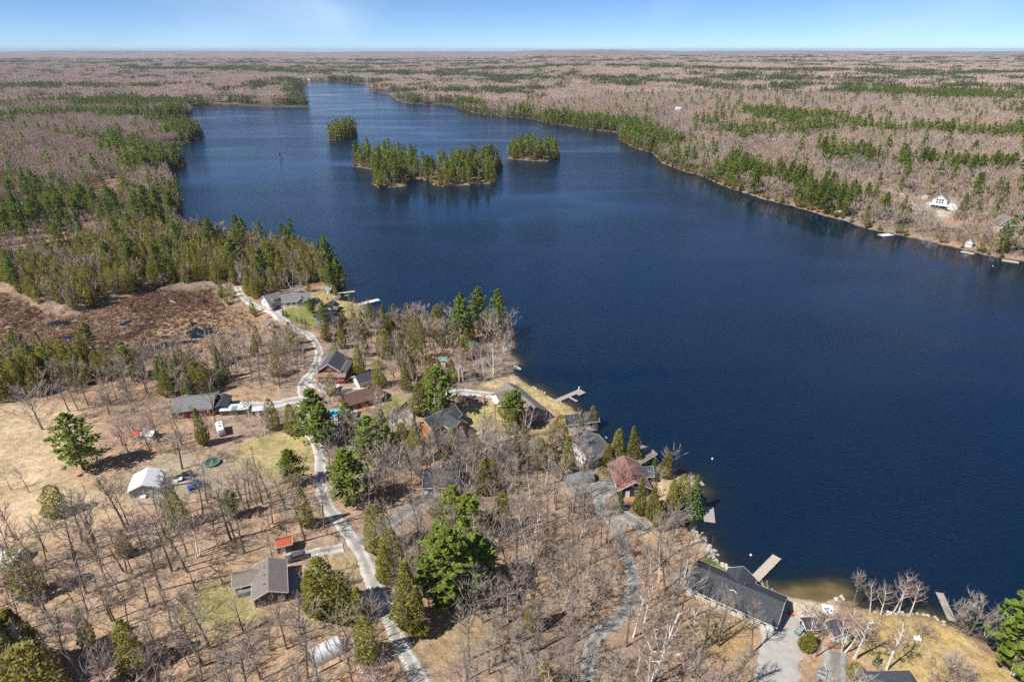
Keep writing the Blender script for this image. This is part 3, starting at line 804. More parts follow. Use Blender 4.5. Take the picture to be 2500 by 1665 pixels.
def win(root, face, u, zc, wd, ht, off, frame='trim_white', pane='glass', name='window', panes=2):
    """a framed window on a wall plane: face '-y' (front), '+y', '-x', '+x'; off = distance of that wall from the origin"""
    def q(a_, b_, c_):
        if face == '-y': return (a_, -off - b_, c_)
        if face == '+y': return (-a_, off + b_, c_)
        if face == '-x': return (-off - b_, -a_, c_)
        return (off + b_, a_, c_)
    f = MB()
    def bar(x0, x1, z0, z1, y0, y1, mb):
        vs = [q(a_, b_, c_) for c_ in (z0, z1) for a_, b_ in ((x0, y0), (x1, y0), (x1, y1), (x0, y1))]
        mb.add(vs, [(0, 1, 2, 3), (7, 6, 5, 4), (0, 4, 5, 1), (1, 5, 6, 2), (2, 6, 7, 3), (3, 7, 4, 0)])
    t = .11
    x0, x1, z0, z1 = u - wd / 2, u + wd / 2, zc - ht / 2, zc + ht / 2
    bar(x0 - t, x0, z0 - t, z1 + t, .0, .09, f); bar(x1, x1 + t, z0 - t, z1 + t, .0, .09, f)
    bar(x0, x1, z0 - t, z0, .0, .09, f); bar(x0, x1, z1, z1 + t, .0, .09, f)
    for i in range(1, panes):
        xm = x0 + wd * i / panes
        bar(xm - .03, xm + .03, z0, z1, .0, .08, f)
    fo = f.obj(name, M[frame], root)
    for i in range(panes):
        p = MB()
        bar(x0 + wd * i / panes + (.03 if i else 0), x0 + wd * (i + 1) / panes - (.03 if i < panes - 1 else 0), z0, z1, .01, .04, p)
        p.obj('pane', M[pane], fo)
    return fo

def door(root, face, u, off, wd=.95, ht=2.05, frame='trim_white', leaf='trim_white', name='door'):
    d = win(root, face, u, ht / 2 + .05, wd, ht, off, frame, leaf, name, panes=1)
    return d

def chimney(roof, x, y, z, h, m_='brick', w_=.7):
    MB().box(x - w_ / 2, x + w_ / 2, y - w_ / 2, y + w_ / 2, z, z + h).box(x - w_ / 2 - .06, x + w_ / 2 + .06, y - w_ / 2 - .06, y + w_ / 2 + .06, z + h, z + h + .12).obj('chimney', M[m_], roof)

def vent(roof, x, y, z, s=.35):
    MB().box(x - s / 2, x + s / 2, y - s / 2, y + s / 2, z, z + s * .9).obj('vent', M['trim_dark'], roof)

def quonset(name, label, cat, a, b, D, h, m_, L=None, endm=None, up=0):
    loc, yaw, L = site(a, b, D, up, L)
    t = thing(name, label, cat, loc, yaw)
    n = 10
    mb = MB(); l = L / 2
    prof = []
    for i in range(n + 1):
        an = math.pi * i / n
        prof.append((-math.cos(an) * D / 2, max(0, math.sin(an)) ** .8 * h))
    prof = [(-D / 2, -.6)] + prof + [(D / 2, -.6)]
    k = 7
    for j in range(k):
        for i in range(len(prof)):
            sag = .05 * math.sin(math.pi * 2 * j / (k - 1) * 3) if prof[i][1] > 0 else 0
            mb.v.append((-l + L * j / (k - 1), prof[i][0], prof[i][1] * (1 - sag)))
    n = len(prof)
    for j in range(k - 1):
        for i in range(n - 1):
            mb.f.append([j * n + i, (j + 1) * n + i, (j + 1) * n + i + 1, j * n + i + 1]); mb.m.append(0)
    mb.obj('cover', M[m_], t, smooth=True)
    e = MB()
    for s in (-1, 1):
        vs = [(s * (l - .05), p[0] * .98, p[1] * .98) for p in prof]
        e.add(vs, [tuple(range(len(vs)))])
    e.obj('end_panel', M[endm or m_], t)
    f = MB()
    for j in range(4):
        xx = -l + L * j / 3
        for i in range(len(prof) - 1):
            f.beam((xx, prof[i][0] * 1.01, prof[i][1] * 1.01), (xx, prof[i + 1][0] * 1.01, prof[i + 1][1] * 1.01), .07, .05)
    f.obj('frame', M['steel'], t)
    return t

def shed(name, label, a, b, D, h, rise, wm, rm, ridge='x', up=0, L=None, doorface='-y', trim='trim_white', cat='shed', wins=True, doorleaf='trim_white'):
    loc, yaw, L = site(a, b, D, up, L)
    t = thing(name, label, cat, loc, yaw)
    ro = gable(t, L if ridge == 'x' else D, D if ridge == 'x' else L, h, rise, wm, rm, ridge, trim=trim, over=.3)
    door(t, '-y', -L * .12, D / 2, .9, min(2, h - .15), leaf=doorleaf)
    if wins:
        win(t, '-y', L * .28, min(1.4, h * .6), min(.9, L * .2), .7, D / 2, panes=1)
        win(t, '-x', 0, min(1.4, h * .6), .8, .7, L / 2, panes=1)
    return t, L, ro

# ------------------------------------------------------------------ houses
# grey garage with dormer, and grey house beside it
loc, yaw, L = site((661, 753), (690, 745), 8.0, L=7.6)
t = thing('garage', 'white-sided garage with brown-roofed dormer behind the parked black car', 'garage', loc, yaw)
ro = gable(t, L, 8, 2.9, 2.9, 'white_siding', 'grey_shingle')
gable(t, 3.6, 3.0, 4.3, .75, 'white_siding', 'brown_shingle', 'y', x=.2, y=-1.9, z=0, sink=-2.6, over=.3, roofname='dormer_roof')
win(t, '-y', .2, 3.9, 1.6, .7, 3.4 + .02, 'trim_white', panes=2)
win(t, '-y', .2, 1.25, 5.4, 2.2, 4.0, 'trim_white', 'grey_siding', 'garage_door', panes=2)
win(t, '-x', 0, 2.6, .8, 1.0, L / 2)
loc, yaw, L = site((697, 749), (756, 745), 9.0, L=13.5)
t = thing('house', 'grey-roofed house with stepped front gables beside the dormered garage', 'house', loc, yaw)
ro = gable(t, L, 9, 2.8, 2.4, 'white_siding', 'grey_shingle')
gable(t, 6, 4.4, 2.75, 1.7, 'grey_siding', 'grey_shingle', 'y', x=2.2, y=-2.6, over=.35)
gable(t, 4.5, 3.6, 2.6, 1.2, 'grey_siding', 'grey_shingle', 'y', x=5.1, y=-3.6, over=.35, roofname='porch_roof')
for u, o in ((-4.2, 4.5), (-1.6, 4.5), (2.2, 5.6), (5.1, 5.85)):
    win(t, '-y', u, 1.5, 1.3, 1.2, o)
door(t, '-y', .0 - 3.0, 4.5)
win(t, '-x', 0, 1.5, 1.2, 1.1, L / 2)
vent(ro, 1, -1.5, 4.2); vent(ro, -2.5, 1.2, 4.4)
shed('shed', 'small grey-roofed shed behind the stepped grey house', (716, 719), (727, 719), 3.5, 2.2, 1.0, 'white_siding', 'grey_shingle', L=4)
# black-roofed pair
loc, yaw, L = site((768, 784), (800, 797), 9.0, L=10)
t = thing('house', 'dark house with broad black metal roof on the shore lawn', 'house', loc, yaw)
ro = gable(t, 10, 9, 2.9, 2.3, 'grey_siding', 'black_metal', trim='trim_dark')
gable(t, 6.5, 5.5, 2.8, 1.6, 'dark_siding', 'black_metal', 'x', x=6.2, y=-.8, trim='trim_dark')
for u in (-3, 0, 3): win(t, '-y', u, 1.5, 1.2, 1.1, 4.5)
win(t, '-x', 0, 1.5, 1.2, 1.1, 5); door(t, '-y', 1.5, 4.5)
chimney(ro, -1, .8, 4.2, 1.3, 'trim_dark', .4)
loc, yaw, L = site((790, 760), (812, 763), 5.5, L=5.5)
t = thing('cabin', 'small black-roofed cabin beside the larger black-roofed house', 'cabin', loc, yaw)
ro = gable(t, 5.5, 5.5, 2.4, 1.8, 'dark_siding', 'black_metal', 'y', trim='trim_dark')
gable(t, 3, 2.5, 2.1, .8, 'dark_siding', 'slate_metal', x=3.8, y=-1.5, trim='trim_dark', roofname='porch_roof')
win(t, '-y', -1.2, 1.4, 1, 1, 2.75); door(t, '-y', 1, 2.75); chimney(ro, 0, 1.5, 3.8, .8, 'steel', .3)
shed('garden_shed', 'little tan-roofed shed beside the gravel road by the marsh', (653, 803), (668, 803), 2.6, 2.0, .8, 'cream_siding', 'tan_shingle', ridge='y', L=2.9)
shed('boat_shed', 'small dark green shed at the shore below the pines', (796, 716), (807, 717), 3, 2.2, .7, 'green_paint', 'green_metal', L=2.8)
shed('pump_shed', 'tiny brown shed beside the upper pier', (823, 733), (831, 733), 2, 1.6, .6, 'brown_siding', 'tan_shingle', L=2.0, wins=False)
# tall red-brown house
loc, yaw, L = site((783, 933), (844, 934), 11, L=10.5)
t = thing('house', 'tall red-sided house on a stone base with dark metal roof', 'house', loc, yaw)
MB().box(-5.35, 5.35, -5.6, 5.6, -1.2, 1.35).obj('foundation', M['stone'], t)
ro = gable(t, 11, 8.2, 5.3, 2.9, 'red_siding', 'slate_metal', 'y', x=-1.0, over=.6)
gable(t, 10.9, 2.6, 4.6, .9, 'red_siding', 'grey_shingle', 'y', x=4.0, over=.4, roofname='lower_roof', trim=None)
r = MB().add([(-5.6, -5.5, 4.3), (5.6, -5.5, 4.3), (5.6, -7.2, 3.2), (-5.6, -7.2, 3.2), (-5.6, -5.5, 4.45), (5.6, -5.5, 4.45), (5.6, -7.2, 3.35), (-5.6, -7.2, 3.35)], [(0, 1, 2, 3), (7, 6, 5, 4), (3, 2, 6, 7), (0, 3, 7, 4), (1, 5, 6, 2)])
r.obj('porch_roof', M['tan_shingle'], t)
pw = MB().box(-5.2, 5.2, -6.7, -5.55, -1, 3.3); pw.obj('porch', M['red_siding'], t)
win(t, '-y', -1, 6.3, 1.2, 1.3, 5.5); win(t, '-y', -3.6, 2.3, 1.5, 1.1, 6.7); win(t, '-y', 3.6, 2.3, 1.5, 1.1, 6.7); win(t, '-y', 0, 2.3, 1.2, 1.1, 6.7)
win(t, '+x', 2, 3.4, 1.3, 1.1, 5.3); win(t, '+x', -2, 3.4, 1.3, 1.1, 5.3)
chimney(ro, 3.2, 3.6, 4.5, 2.6)
for k in (-3, -1, 1): vent(ro, .4, k, 7.9, .3)
loc, yaw, L = site((863, 934), (879, 949), 8, L=6)
t = thing('garage', 'cream garage with dark roof beside the tall red-sided house', 'garage', loc, yaw)
ro = gable(t, 8, 6, 2.5, 1.8, 'cream_siding', 'charcoal_shingle', 'y')
win(t, '-y', 0, 1.15, 3.6, 2.1, 4.0, 'trim_white', 'white_siding', 'garage_door', panes=1); win(t, '-x', 0, 1.4, 1, .8, 3)
# cottage with shed roof
loc, yaw, L = site((931, 862), (950, 866), 7, L=5.2)
t = thing('cottage', 'small dark cottage with slate roof and blue boards stacked on its porch', 'cottage', loc, yaw)
ro = gable(t, 7, 5.2, 2.5, 1.5, 'brown_siding', 'slate_metal', 'y', over=.7)
MB().box(-2.6, 2.6, -5.2, -3.5, -.8, .15).obj('porch', M['deck_wood'], t)
for k in range(4): MB().box(-1.9 + k * .8, -1.3 + k * .8, -3.75, -3.6, .2, 1.7).obj('board', M['blue_plastic'], t)
door(t, '-y', 2.0, 3.5, .8); win(t, '+x', 0, 1.5, 1.3, .9, 2.6)
# brown-roofed bungalow with pool
loc, yaw, L = site((868, 1000), (925, 985), 8.5, L=13)
t = thing('bungalow', 'low bungalow with reddish brown roof behind the blue pool', 'house', loc, yaw)
ro = gable(t, 13, 8.5, 2.6, 1.9, 'red_siding', 'brown_shingle', trim=None)
for u in (-4.5, -1.5, 1.5, 4.5): win(t, '-y', u, 1.4, 1.2, 1.0, 4.25)
door(t, '-y', 3, 4.25); win(t, '-x', 0, 1.4, 1.1, 1, 6.5); chimney(ro, 3, 1, 3.8, 1.2)
MB().box(-6, 0, -7, -4.3, -.6, .3).obj('deck', M['deck_wood'], t)
c = P(822, 1016); KEEP.append((c[0], c[1], 5))
t = thing('swimming_pool', 'oval blue above-ground swimming pool between the pines', 'pool', tuple(c), .1)
n = 28; pv_ = [(4.4 * math.cos(2 * math.pi * i / n), 3.0 * math.sin(2 * math.pi * i / n)) for i in range(n)]
w_ = MB()
for i in range(n):
    a_, b_ = pv_[i], pv_[(i + 1) % n]
    w_.add([(a_[0], a_[1], -.4), (b_[0], b_[1], -.4), (b_[0], b_[1], 1.2), (a_[0], a_[1], 1.2), (a_[0] * .94, a_[1] * .94, 1.2), (b_[0] * .94, b_[1] * .94, 1.2), (a_[0] * .94, a_[1] * .94, .9), (b_[0] * .94, b_[1] * .94, .9)], [(0, 1, 2, 3), (3, 2, 5, 4), (4, 5, 7, 6)])
w_.obj('rim', M['white_gel'], t); MB().add([(x_ * .94, y_ * .94, 1.0) for x_, y_ in pv_], [tuple(range(n))]).obj('water', M['pool'], t)
MB().box(4.5, 7.2, -2, 2, -.4, 1.15).obj('deck', M['grey_wood'], t)
MB().beam((3.5, -2.4, 1.15), (4.6, -2.9, 0), .5, .08).obj('ladder', M['white_gel'], t)
# orange-walled house
loc, yaw, L = site((1029, 1058), (1054, 1073), 12.5, L=6.6)
t = thing('house', 'house with bright orange gable wall and charcoal roof', 'house', loc, yaw)
ro = gable(t, 12.5, 6.6, 4.6, 2.1, 'orange_siding', 'charcoal_shingle', 'y', over=.5)
gable(t, 9.0, 5.6, 4.5, 1.9, 'orange_siding', 'charcoal_shingle', 'x', x=3.6, y=1.5, over=.5, roofname='wing_roof')
win(t, '-y', 1.6, 1.6, 1.2, 1.1, 6.25); win(t, '-y', -1.2, 3.6, 1.2, 1.0, 6.25); win(t, '+x', 1.5, 2.4, 1.4, 1.3, 8.1); win(t, '+x', -.3 + 3.2, 2.4, 1.0, 1.3, 8.1)
for k in range(3): vent(ro, 1.6, -2 + k * 2.2, 5.6, .35)
loc, yaw, L = site((1078, 1103), (1128, 1088), 7.5, L=9.5)
t = thing('garage', 'charcoal-roofed annex with orange trim below the orange-walled house', 'garage', loc, yaw)
ro = gable(t, 9.5, 7.5, 2.7, 1.9, 'orange_siding', 'charcoal_shingle', 'x', over=.5)
win(t, '-y', -2, 1.2, 2.6, 2.0, 3.75, 'trim_white', 'white_siding', 'garage_door', panes=1); win(t, '+x', 0, 1.5, 1.1, 1, 4.75); win(t, '-y', 2.6, 1.5, 1, 1, 3.75)
c = P(1155, 1056); KEEP.append((c[0], c[1], 3.4))
t = thing('round_deck', 'round sandy patio ringed by orange boards beside the annex', 'patio', tuple(c), .2)
n = 18; mb = MB(); ring = MB()
pr = [(3.3 * math.cos(2 * math.pi * i / n), 2.6 * math.sin(2 * math.pi * i / n)) for i in range(n)]
mb.add([(a_, b_, .18) for a_, b_ in pr] + [(a_, b_, -.4) for a_, b_ in pr], [tuple(range(n))] + [(i, i + n, (i + 1) % n + n, (i + 1) % n) for i in range(n)]).obj('floor', M['sand_mat'], t)
for i in range(n): ring.beam((*pr[i], .3), (*pr[(i + 1) % n], .3), .25, .4)
ring.obj('edging', M['deck_wood'], t)
# long taupe lake house
loc, yaw, L = site((1287, 1036), (1336, 1022), 21, L=8.5)
t = thing('lake_house', 'long taupe-roofed lake house beside the tall pine and pier', 'house', loc, yaw)
ro = gable(t, 21, 8.6, 3.0, 2.6, 'taupe_siding', 'taupe_shingle', 'y', over=.55, trim=None)
gable(t, 7, 7, 2.9, 2.2, 'white_siding', 'taupe_shingle', 'x', x=-3.4, y=6.5, roofname='wing_roof', trim=None)
for v in (-7, -4, -1, 2): win(t, '+x', v, 1.5, 1.5, 1.2, 4.3)
win(t, '-y', 2.4, 1.4, 1.8, 1.6, 10.5, panes=3); win(t, '-x', 1, 1.5, 1.2, 1.0, 4.3); win(t, '-x', -4, 1.5, 1.2, 1.0, 4.3); door(t, '-x', 4, 4.3)
chimney(ro, .2, 2, 5.0, 1.3, 'taupe_siding'); vent(ro, 1.4, 5, 4.9); vent(ro, 1.4, 7, 4.9)
MB().box(2.2, 4.2, -13, -10.55, -.5, .12).obj('step', M['concrete'], t)
# white boathouse at the water
loc, yaw, L = site((1395, 1050), (1449, 1052), 5.5, L=11)
t = thing('boathouse', 'white boathouse with dark roof half hidden by a spruce at the water', 'boathouse', loc, yaw)
ro = gable(t, 11, 5.5, 2.9, 1.5, 'white_siding', 'charcoal_shingle', 'x')
win(t, '-y', -2.5, 1.5, 1.0, 1.0, 2.75); win(t, '-y', 3, 1.5, 1.0, 1.0, 2.75); win(t, '-x', 0, 1.4, 2.2, 2.0, 5.5, 'trim_white', 'grey_siding', 'boat_door', panes=1)
# white house the picture centres on
loc, yaw, L = site((1447, 1142), (1482, 1128), 13, L=8.2)
t = thing('house', 'white house with low grey roof behind the round bare trees', 'house', loc, yaw)
ro = gable(t, 8.6, 13.0, 3.6, 2.3, 'white_siding', 'slate_metal', 'x', y=0, over=.5)
for u in (-2.6, .2, 2.8): win(t, '-y', u, 1.8, 1.2, 1.2, 6.5)
for u in (-3.4, 0, 3.4): win(t, '-x', u, 1.8, 1.2, 1.1, 4.3)
door(t, '-x', -5.2, 4.3); vent(ro, 1, 1.5, 5.3)
# rack with coloured boards, grey shelter
loc, yaw, L = site((1384, 1168), (1412, 1156), 3.6, L=6)
t = thing('boat_rack', 'low rack roofed with yellow orange and blue boards', 'boat rack', loc, yaw)
fr = MB()
for u in (-2.8, 0, 2.8):
    for v in (-1.6, 1.6): fr.box(u - .06, u + .06, v - .06, v + .06, -.6, 1.5 + (.25 if v > 0 else 0))
fr.obj('frame', M['post_wood'], t)
for i, k in enumerate(['red_plastic', 'yellow_plastic', 'yellow_plastic', 'white_gel', 'blue_plastic', 'canvas_grey', 'blue_plastic']):
    MB().beam((-2.7 + i * .9, -1.9, 1.52), (-2.7 + i * .9, 1.9, 1.8), .8, .14).obj('board', M[k], t)
quonset('storage_shelter', 'dark grey rounded storage shelter on the gravel by the rack', 'shelter', (1392, 1191), (1446, 1180), 4.6, 2.9, 'canvas_grey', L=9)
# red-roofed cottage
loc, yaw, L = site((1521, 1213), (1574, 1211), 12, L=9.0)
t = thing('cottage', 'dark cottage with faded red roof and orange deck facing the lake', 'cottage', loc, yaw)
ro = gable(t, 12, 9, 3.0, 2.6, 'dark_siding', 'red_shingle', 'y', over=.5)
gable(t, 8.0, 4.2, 2.95, 1.5, 'dark_siding', 'charcoal_shingle', 'x', x=3.2, y=1.8, roofname='porch_roof')
door(t, '-y', -2.0, 6.0, 1.0, 2.1); win(t, '-y', 1.0, 1.6, 1.6, 1.1, 6.0); win(t, '-x', -2, 1.6, 1.2, 1, 4.5); win(t, '-x', 2, 1.6, 1.2, 1, 4.5)
MB().box(-4.4, 1.5, -7.6, -6.05, -.7, .25).obj('step', M['deck_wood'], t)
MB().box(4.6, 7.6, -7, 1.0, -1.0, .35).obj('deck', M['deck_wood'], t)
rl = MB()
for v in (-7, -4.3, -1.6, 1.0): rl.box(7.5, 7.6, v - .05, v + .05, .35, 1.3)
rl.box(7.5, 7.6, -7, 1, 1.25, 1.35); rl.obj('railing', M['post_wood'], t)
loc, yaw, L = site((1552, 1150), (1592, 1132), 5.5, L=10.5)
t = thing('boathouse', 'open boathouse with flat mauve-brown roof at the lake edge', 'boathouse', loc, yaw)
gable(t, 10.5, 5.5, 2.5, .7, 'brown_siding', 'taupe_shingle', 'x', trim='trim_white')
win(t, '-y', 1.5, 1.2, 3.6, 1.9, 2.75, 'post_wood', 'glass', 'opening'); door(t, '-y', -3, 2.75)
quonset('boat_shelter', 'dark brown tarp boat shelter on the shore by the lane', 'shelter', (1622, 1299), (1664, 1287), 5.0, 3.0, 'canvas_brown', L=8, endm='trim_dark')
# big black-roofed lake house
loc, yaw, L = site((1702, 1462), (1857, 1532), 9.2)
L = max(L, 20.0)
t = thing('lake_house', 'large black-shingled lake house with long cream wall above the beach', 'house', loc, yaw)
ro = gable(t, L, 9.2, 3.0, 2.5, 'cream_siding', 'charcoal_shingle', 'x', over=.6)
gable(t, 7.6, 6.0, 3.0, 2.0, 'cream_siding', 'charcoal_shingle', 'y', x=-.2, y=2.3, over=.5, roofname='cross_roof')
for u in (-8, -5, -2, 1.2, 4.4, 7.6): win(t, '-y', u, 1.8, 1.3, .9, 4.6)
door(t, '-y', 9.0 if L > 19.5 else 8.4, 4.6); win(t, '+x', 0, 1.4, 3.2, 2.0, L / 2, 'trim_dark', panes=3); win(t, '-x', 0, 1.6, 1.2, 1.2, L / 2)
MB().box(-L / 2 - 5, -L / 2 - .05, -2.2, 3.2, -.8, .3).obj('deck', M['grey_wood'], t)
chimney(ro, 1.6, .6, 5.1, .8, 'steel', .35); vent(ro, 1.4, -.9, 4.9)
shed('shed', 'dark-roofed shed between the beach and the concrete pad', (1968, 1548), (1996, 1547), 2.8, 1.8, .5, 'dark_siding', 'charcoal_shingle', L=3.0)
shed('shed', 'slate-roofed white shed among the birches above the lawn', (2036, 1568), (2070, 1565), 3.4, 2.1, .9, 'cream_siding', 'charcoal_shingle', ridge='y', L=3.6)
loc, yaw, L = site((2155, 1758), (2262, 1755), 8, L=10)
t = thing('house', 'slate-grey hipped roof at the bottom edge of the golden lawn', 'house', loc, yaw)
ro = gable(t, 10, 8, 3.0, 2.4, 'cream_siding', 'slate_metal', 'x', hip=2.5)
gable(t, 5, 4, 2.9, 1.4, 'cream_siding', 'slate_metal', 'y', x=-3.4, y=-4.4, roofname='wing_roof')
win(t, '-y', 2, 1.6, 1.4, 1.2, 4.5); win(t, '+x', 0, 1.6, 1.4, 1.2, 5.5)
# brown house lower left
loc, yaw, L = site((637, 1481), (690, 1470), 9.5, L=6.4)
t = thing('house', 'brown house with mottled taupe roof at the end of the short drive', 'house', loc, yaw)
ro = gable(t, 9.5, 6.6, 2.9, 1.5, 'brown_siding', 'taupe_shingle', 'y', over=.5)
gable(t, 5.2, 4.2, 2.7, .9, 'taupe_siding', 'taupe_shingle', 'x', x=-4.8, y=2.6, roofname='wing_roof')
win(t, '-y', .2, 2.4, .8, .6, 4.75, panes=1); win(t, '-y', -2, 1.2, 1, 1, 4.75); win(t, '-y', 2.2, 1.3, 1, 1, 4.75)
MB().box(-7.0, -3.4, -.8, .45, -.6, 1.6).obj('porch', M['canvas_grey'], t)
for k in (-2.5, .3, 2.6): vent(ro, -.9, k, 3.95, .35)
dk = MB().box(-5.5, 1.5, 4.9, 6.4, -.6, .6)
dk.obj('deck', M['pale_wood'], t)
rl = MB()
for u in (-5.4, -3.1, -.8, 1.4): rl.box(u - .05, u + .05, 6.3, 6.4, .6, 1.6)
rl.box(-5.5, 1.5, 6.3, 6.4, 1.55, 1.65); rl.obj('railing', M['pale_wood'], t)
MB().box(3.4, 5.6, -4, 4, -.6, .12).obj('side_deck', M['grey_wood'], t)
shed('shed', 'brown shed with rusty red roof beside the short drive', (681, 1353), (713, 1347), 2.8, 2.5, .5, 'brown_siding', 'red_metal', L=3.3, wins=False)
# white metal-roofed building
loc, yaw, L = site((321, 1217), (391, 1206), 7.5, L=7.6)
t = thing('garage', 'building with bright white metal roof near the white pickup', 'garage', loc, yaw)
ro = gable(t, 7.6, 7.5, 3.0, 1.5, 'grey_siding', 'white_metal', 'y', over=.45, trim='trim_white')
win(t, '-y', -1.6, 1.3, 2.6, 2.2, 3.75, 'trim_white', 'grey_siding', 'garage_door', panes=1); win(t, '-y', 1.8, 1.5, .9, .9, 3.75); vent(ro, 1, 2.5, 4.0, .3)
MB().box(-1.2, .3, -5.2, -4.0, -.4, 1.1).obj('tank', M['white_gel'], t)
quonset('storage_tent', 'white rounded storage tent among the bare trees at the bottom edge', 'tent', (772, 1629), (832, 1600), 3.8, 2.7, 'canvas_white', L=6.2, endm='canvas_grey')
quonset('storage_tent', 'grey-white rounded storage tent cut by the left edge', 'tent', (-45, 1392), (34, 1386), 5, 3.0, 'canvas_white', L=9, endm='canvas_grey')
# barn group on the left
loc, yaw, L = site((434, 1024), (512, 1016), 11, L=13)
t = thing('barn', 'barn with wide grey roof and red walls left of the road', 'barn', loc, yaw)
ro = gable(t, 13, 11, 3.2, 2.2, 'red_siding', 'grey_shingle', 'x', trim=None)
gable(t, 8, 4.5, 2.8, 1.0, 'dark_siding', 'charcoal_shingle', 'y', x=8.9, y=-1.0, trim=None, roofname='annex_roof')
for u in (-4, 0): win(t, '-y', u, 1.5, 1.2, 1.0, 5.5)
win(t, '-y', 4, 1.4, 2.8, 2.4, 5.5, 'trim_white', 'red_siding', 'barn_door', panes=2)
loc, yaw, L = site((549, 1015), (598, 1012), 4.2, L=9.5)
t = thing('lean_to', 'long low lean-to with white and green roof sheets', 'shed', loc, yaw)
gable(t, 9.5, 4.2, 2.0, .35, 'brown_siding', 'white_metal', 'x', trim=None, over=.2)
for k, mm in enumerate(['white_metal', 'white_metal', 'green_metal', 'canvas_white', 'canvas_white']):
    MB().beam((-3.9 + k * 1.95, -2.35, 2.17), (-3.9 + k * 1.95, -.02, 2.56), 1.9, .05).obj('roof_sheet', M[mm], t)
win(t, '-y', -3, 1, 1.6, 1.4, 2.1, 'post_wood'); win(t, '-y', 2, 1, 1.6, 1.4, 2.1, 'post_wood')
shed('shed', 'small red shed with pale tin roof beside the lean-to', (622, 1016), (646, 1014), 3.0, 2.2, .4, 'red_siding', 'white_metal', L=4.2, trim=None)
loc, yaw, L = site((322, 1076), (371, 1076), 3.6, L=7.4)
t = thing('shed', 'low shed with half red and half white roof by the dark pine', 'shed', loc, yaw)
gable(t, 3.9, 3.6, 1.9, .7, 'grey_wood', 'white_metal', 'x', x=1.8, trim=None, over=.2)
gable(t, 3.5, 3.4, 1.7, .6, 'grey_wood', 'red_metal', 'x', x=-2.1, trim=None, over=.1, roofname='red_roof')
door(t, '-y', 2.3, 1.8, .8, 1.6); win(t, '-y', -2, 1, 1, .7, 1.7)
# white house with black roof in the middle
loc, yaw, L = site((1052, 1209), (1100, 1212), 9.5, L=8.5)
t = thing('house', 'white house with black roof half hidden behind bright pines', 'house', loc, yaw)
ro = gable(t, 9.5, 8.5, 3.2, 2.3, 'white_siding', 'charcoal_shingle', 'x', y=0)
gable(t, 5, 5, 3.1, 1.7, 'white_siding', 'charcoal_shingle', 'y', x=2.2, y=3, roofname='wing_roof')
for u in (-2.8, 0, 2.8): win(t, '-y', u, 1.7, 1.2, 1.1, 4.25)
win(t, '-x', 0, 1.7, 1.2, 1.1, 4.75); door(t, '-y', 1.4, 4.25)
shed('shed', 'small white shed with dark roof among the white birches', (1134, 926), (1162, 921), 3.0, 2.1, .7, 'white_siding', 'tan_shingle', L=4.2)
shed('outhouse', 'tall narrow wooden hut with pale green roof in the trees', (1070, 898), (1090, 898), 2.8, 3.4, .3, 'cream_siding', 'green_metal', L=2.8, wins=False, cat='hut')
loc, yaw, L = site((1144, 868), (1172, 864), 6.5, L=6)
t = thing('cottage', 'cottage with dark green roof behind the birches on the point', 'cottage', loc, yaw)
gable(t, 6.5, 6, 2.5, 2.2, 'brown_siding', 'green_metal', 'y'); win(t, '-y', -1.2, 1.4, 1.1, 1, 3.25); door(t, '-y', 1.2, 3.25)
# right shore
loc, yaw, L = site((2276, 512), (2312, 516), 13, L=12)
t = thing('house', 'large white hillside house with tall gable windows above the right shore', 'house', loc, yaw)
ro = gable(t, 13, 9.5, 6.2, 3.6, 'white_siding', 'taupe_shingle', 'y', x=-1.5)
gable(t, 10, 9, 5.2, 2.8, 'white_siding', 'taupe_shingle', 'x', x=6.0, y=1.5, roofname='wing_roof')
MB().box(-7.5, 5.5, -9.0, -6.55, 2.4, 3.4).obj('balcony', M['trim_white'], t)
for i in range(3):
    for j in range(2): win(t, '-y', -3.3 + i * 1.8, 4.3 + j * 1.9, 1.3, 1.4, 6.5)
for i in range(4): win(t, '-y', -5 + i * 2.4, 1.2, 1.9, 1.9, 6.5, 'trim_dark')
win(t, '+x', 0, 3, 1.5, 1.2, 11); 
shed('garage', 'small grey-green garage left of the large white hillside house', (2246, 488), (2260, 488), 6, 3, 1.6, 'cream_siding', 'grey_shingle', ridge='y', L=6, cat='garage')
loc, yaw, L = site((2441, 568), (2474, 566), 11, L=9.5)
t = thing('house', 'white gabled chalet facing the lake near the right edge', 'house', loc, yaw)
ro = gable(t, 11, 9.5, 5.0, 4.6, 'white_siding', 'taupe_shingle', 'y', over=.8)
MB().box(-5.2, 5.2, -8.3, -5.55, 1.5, 1.9).obj('balcony', M['grey_wood'], t)
rl = MB()
for k in range(6): rl.box(-5.15 + k * 2.04, -5.05 + k * 2.04, -8.25, -8.15, -1.5, 2.9)
rl.box(-5.2, 5.2, -8.27, -8.13, 2.8, 2.9); rl.obj('railing', M['grey_wood'], t)
for u in (-2.3, 0, 2.3): win(t, '-y', u, 3.2, 1.5, 1.7, 5.5)
for u in (-1, 1): win(t, '-y', u, 6.2, 1.1, 1.3, 5.5, panes=1)
loc, yaw, L = site((2296, 566), (2340, 568), 9, L=13)
t = thing('house', 'low house with tan-brown roof on the right shore', 'house', loc, yaw)
gable(t, 13, 9, 2.8, 1.8, 'brown_siding', 'tan_shingle', 'x', trim=None)
for u in (-4, 0, 4): win(t, '-y', u, 1.4, 1.5, 1.2, 4.5)
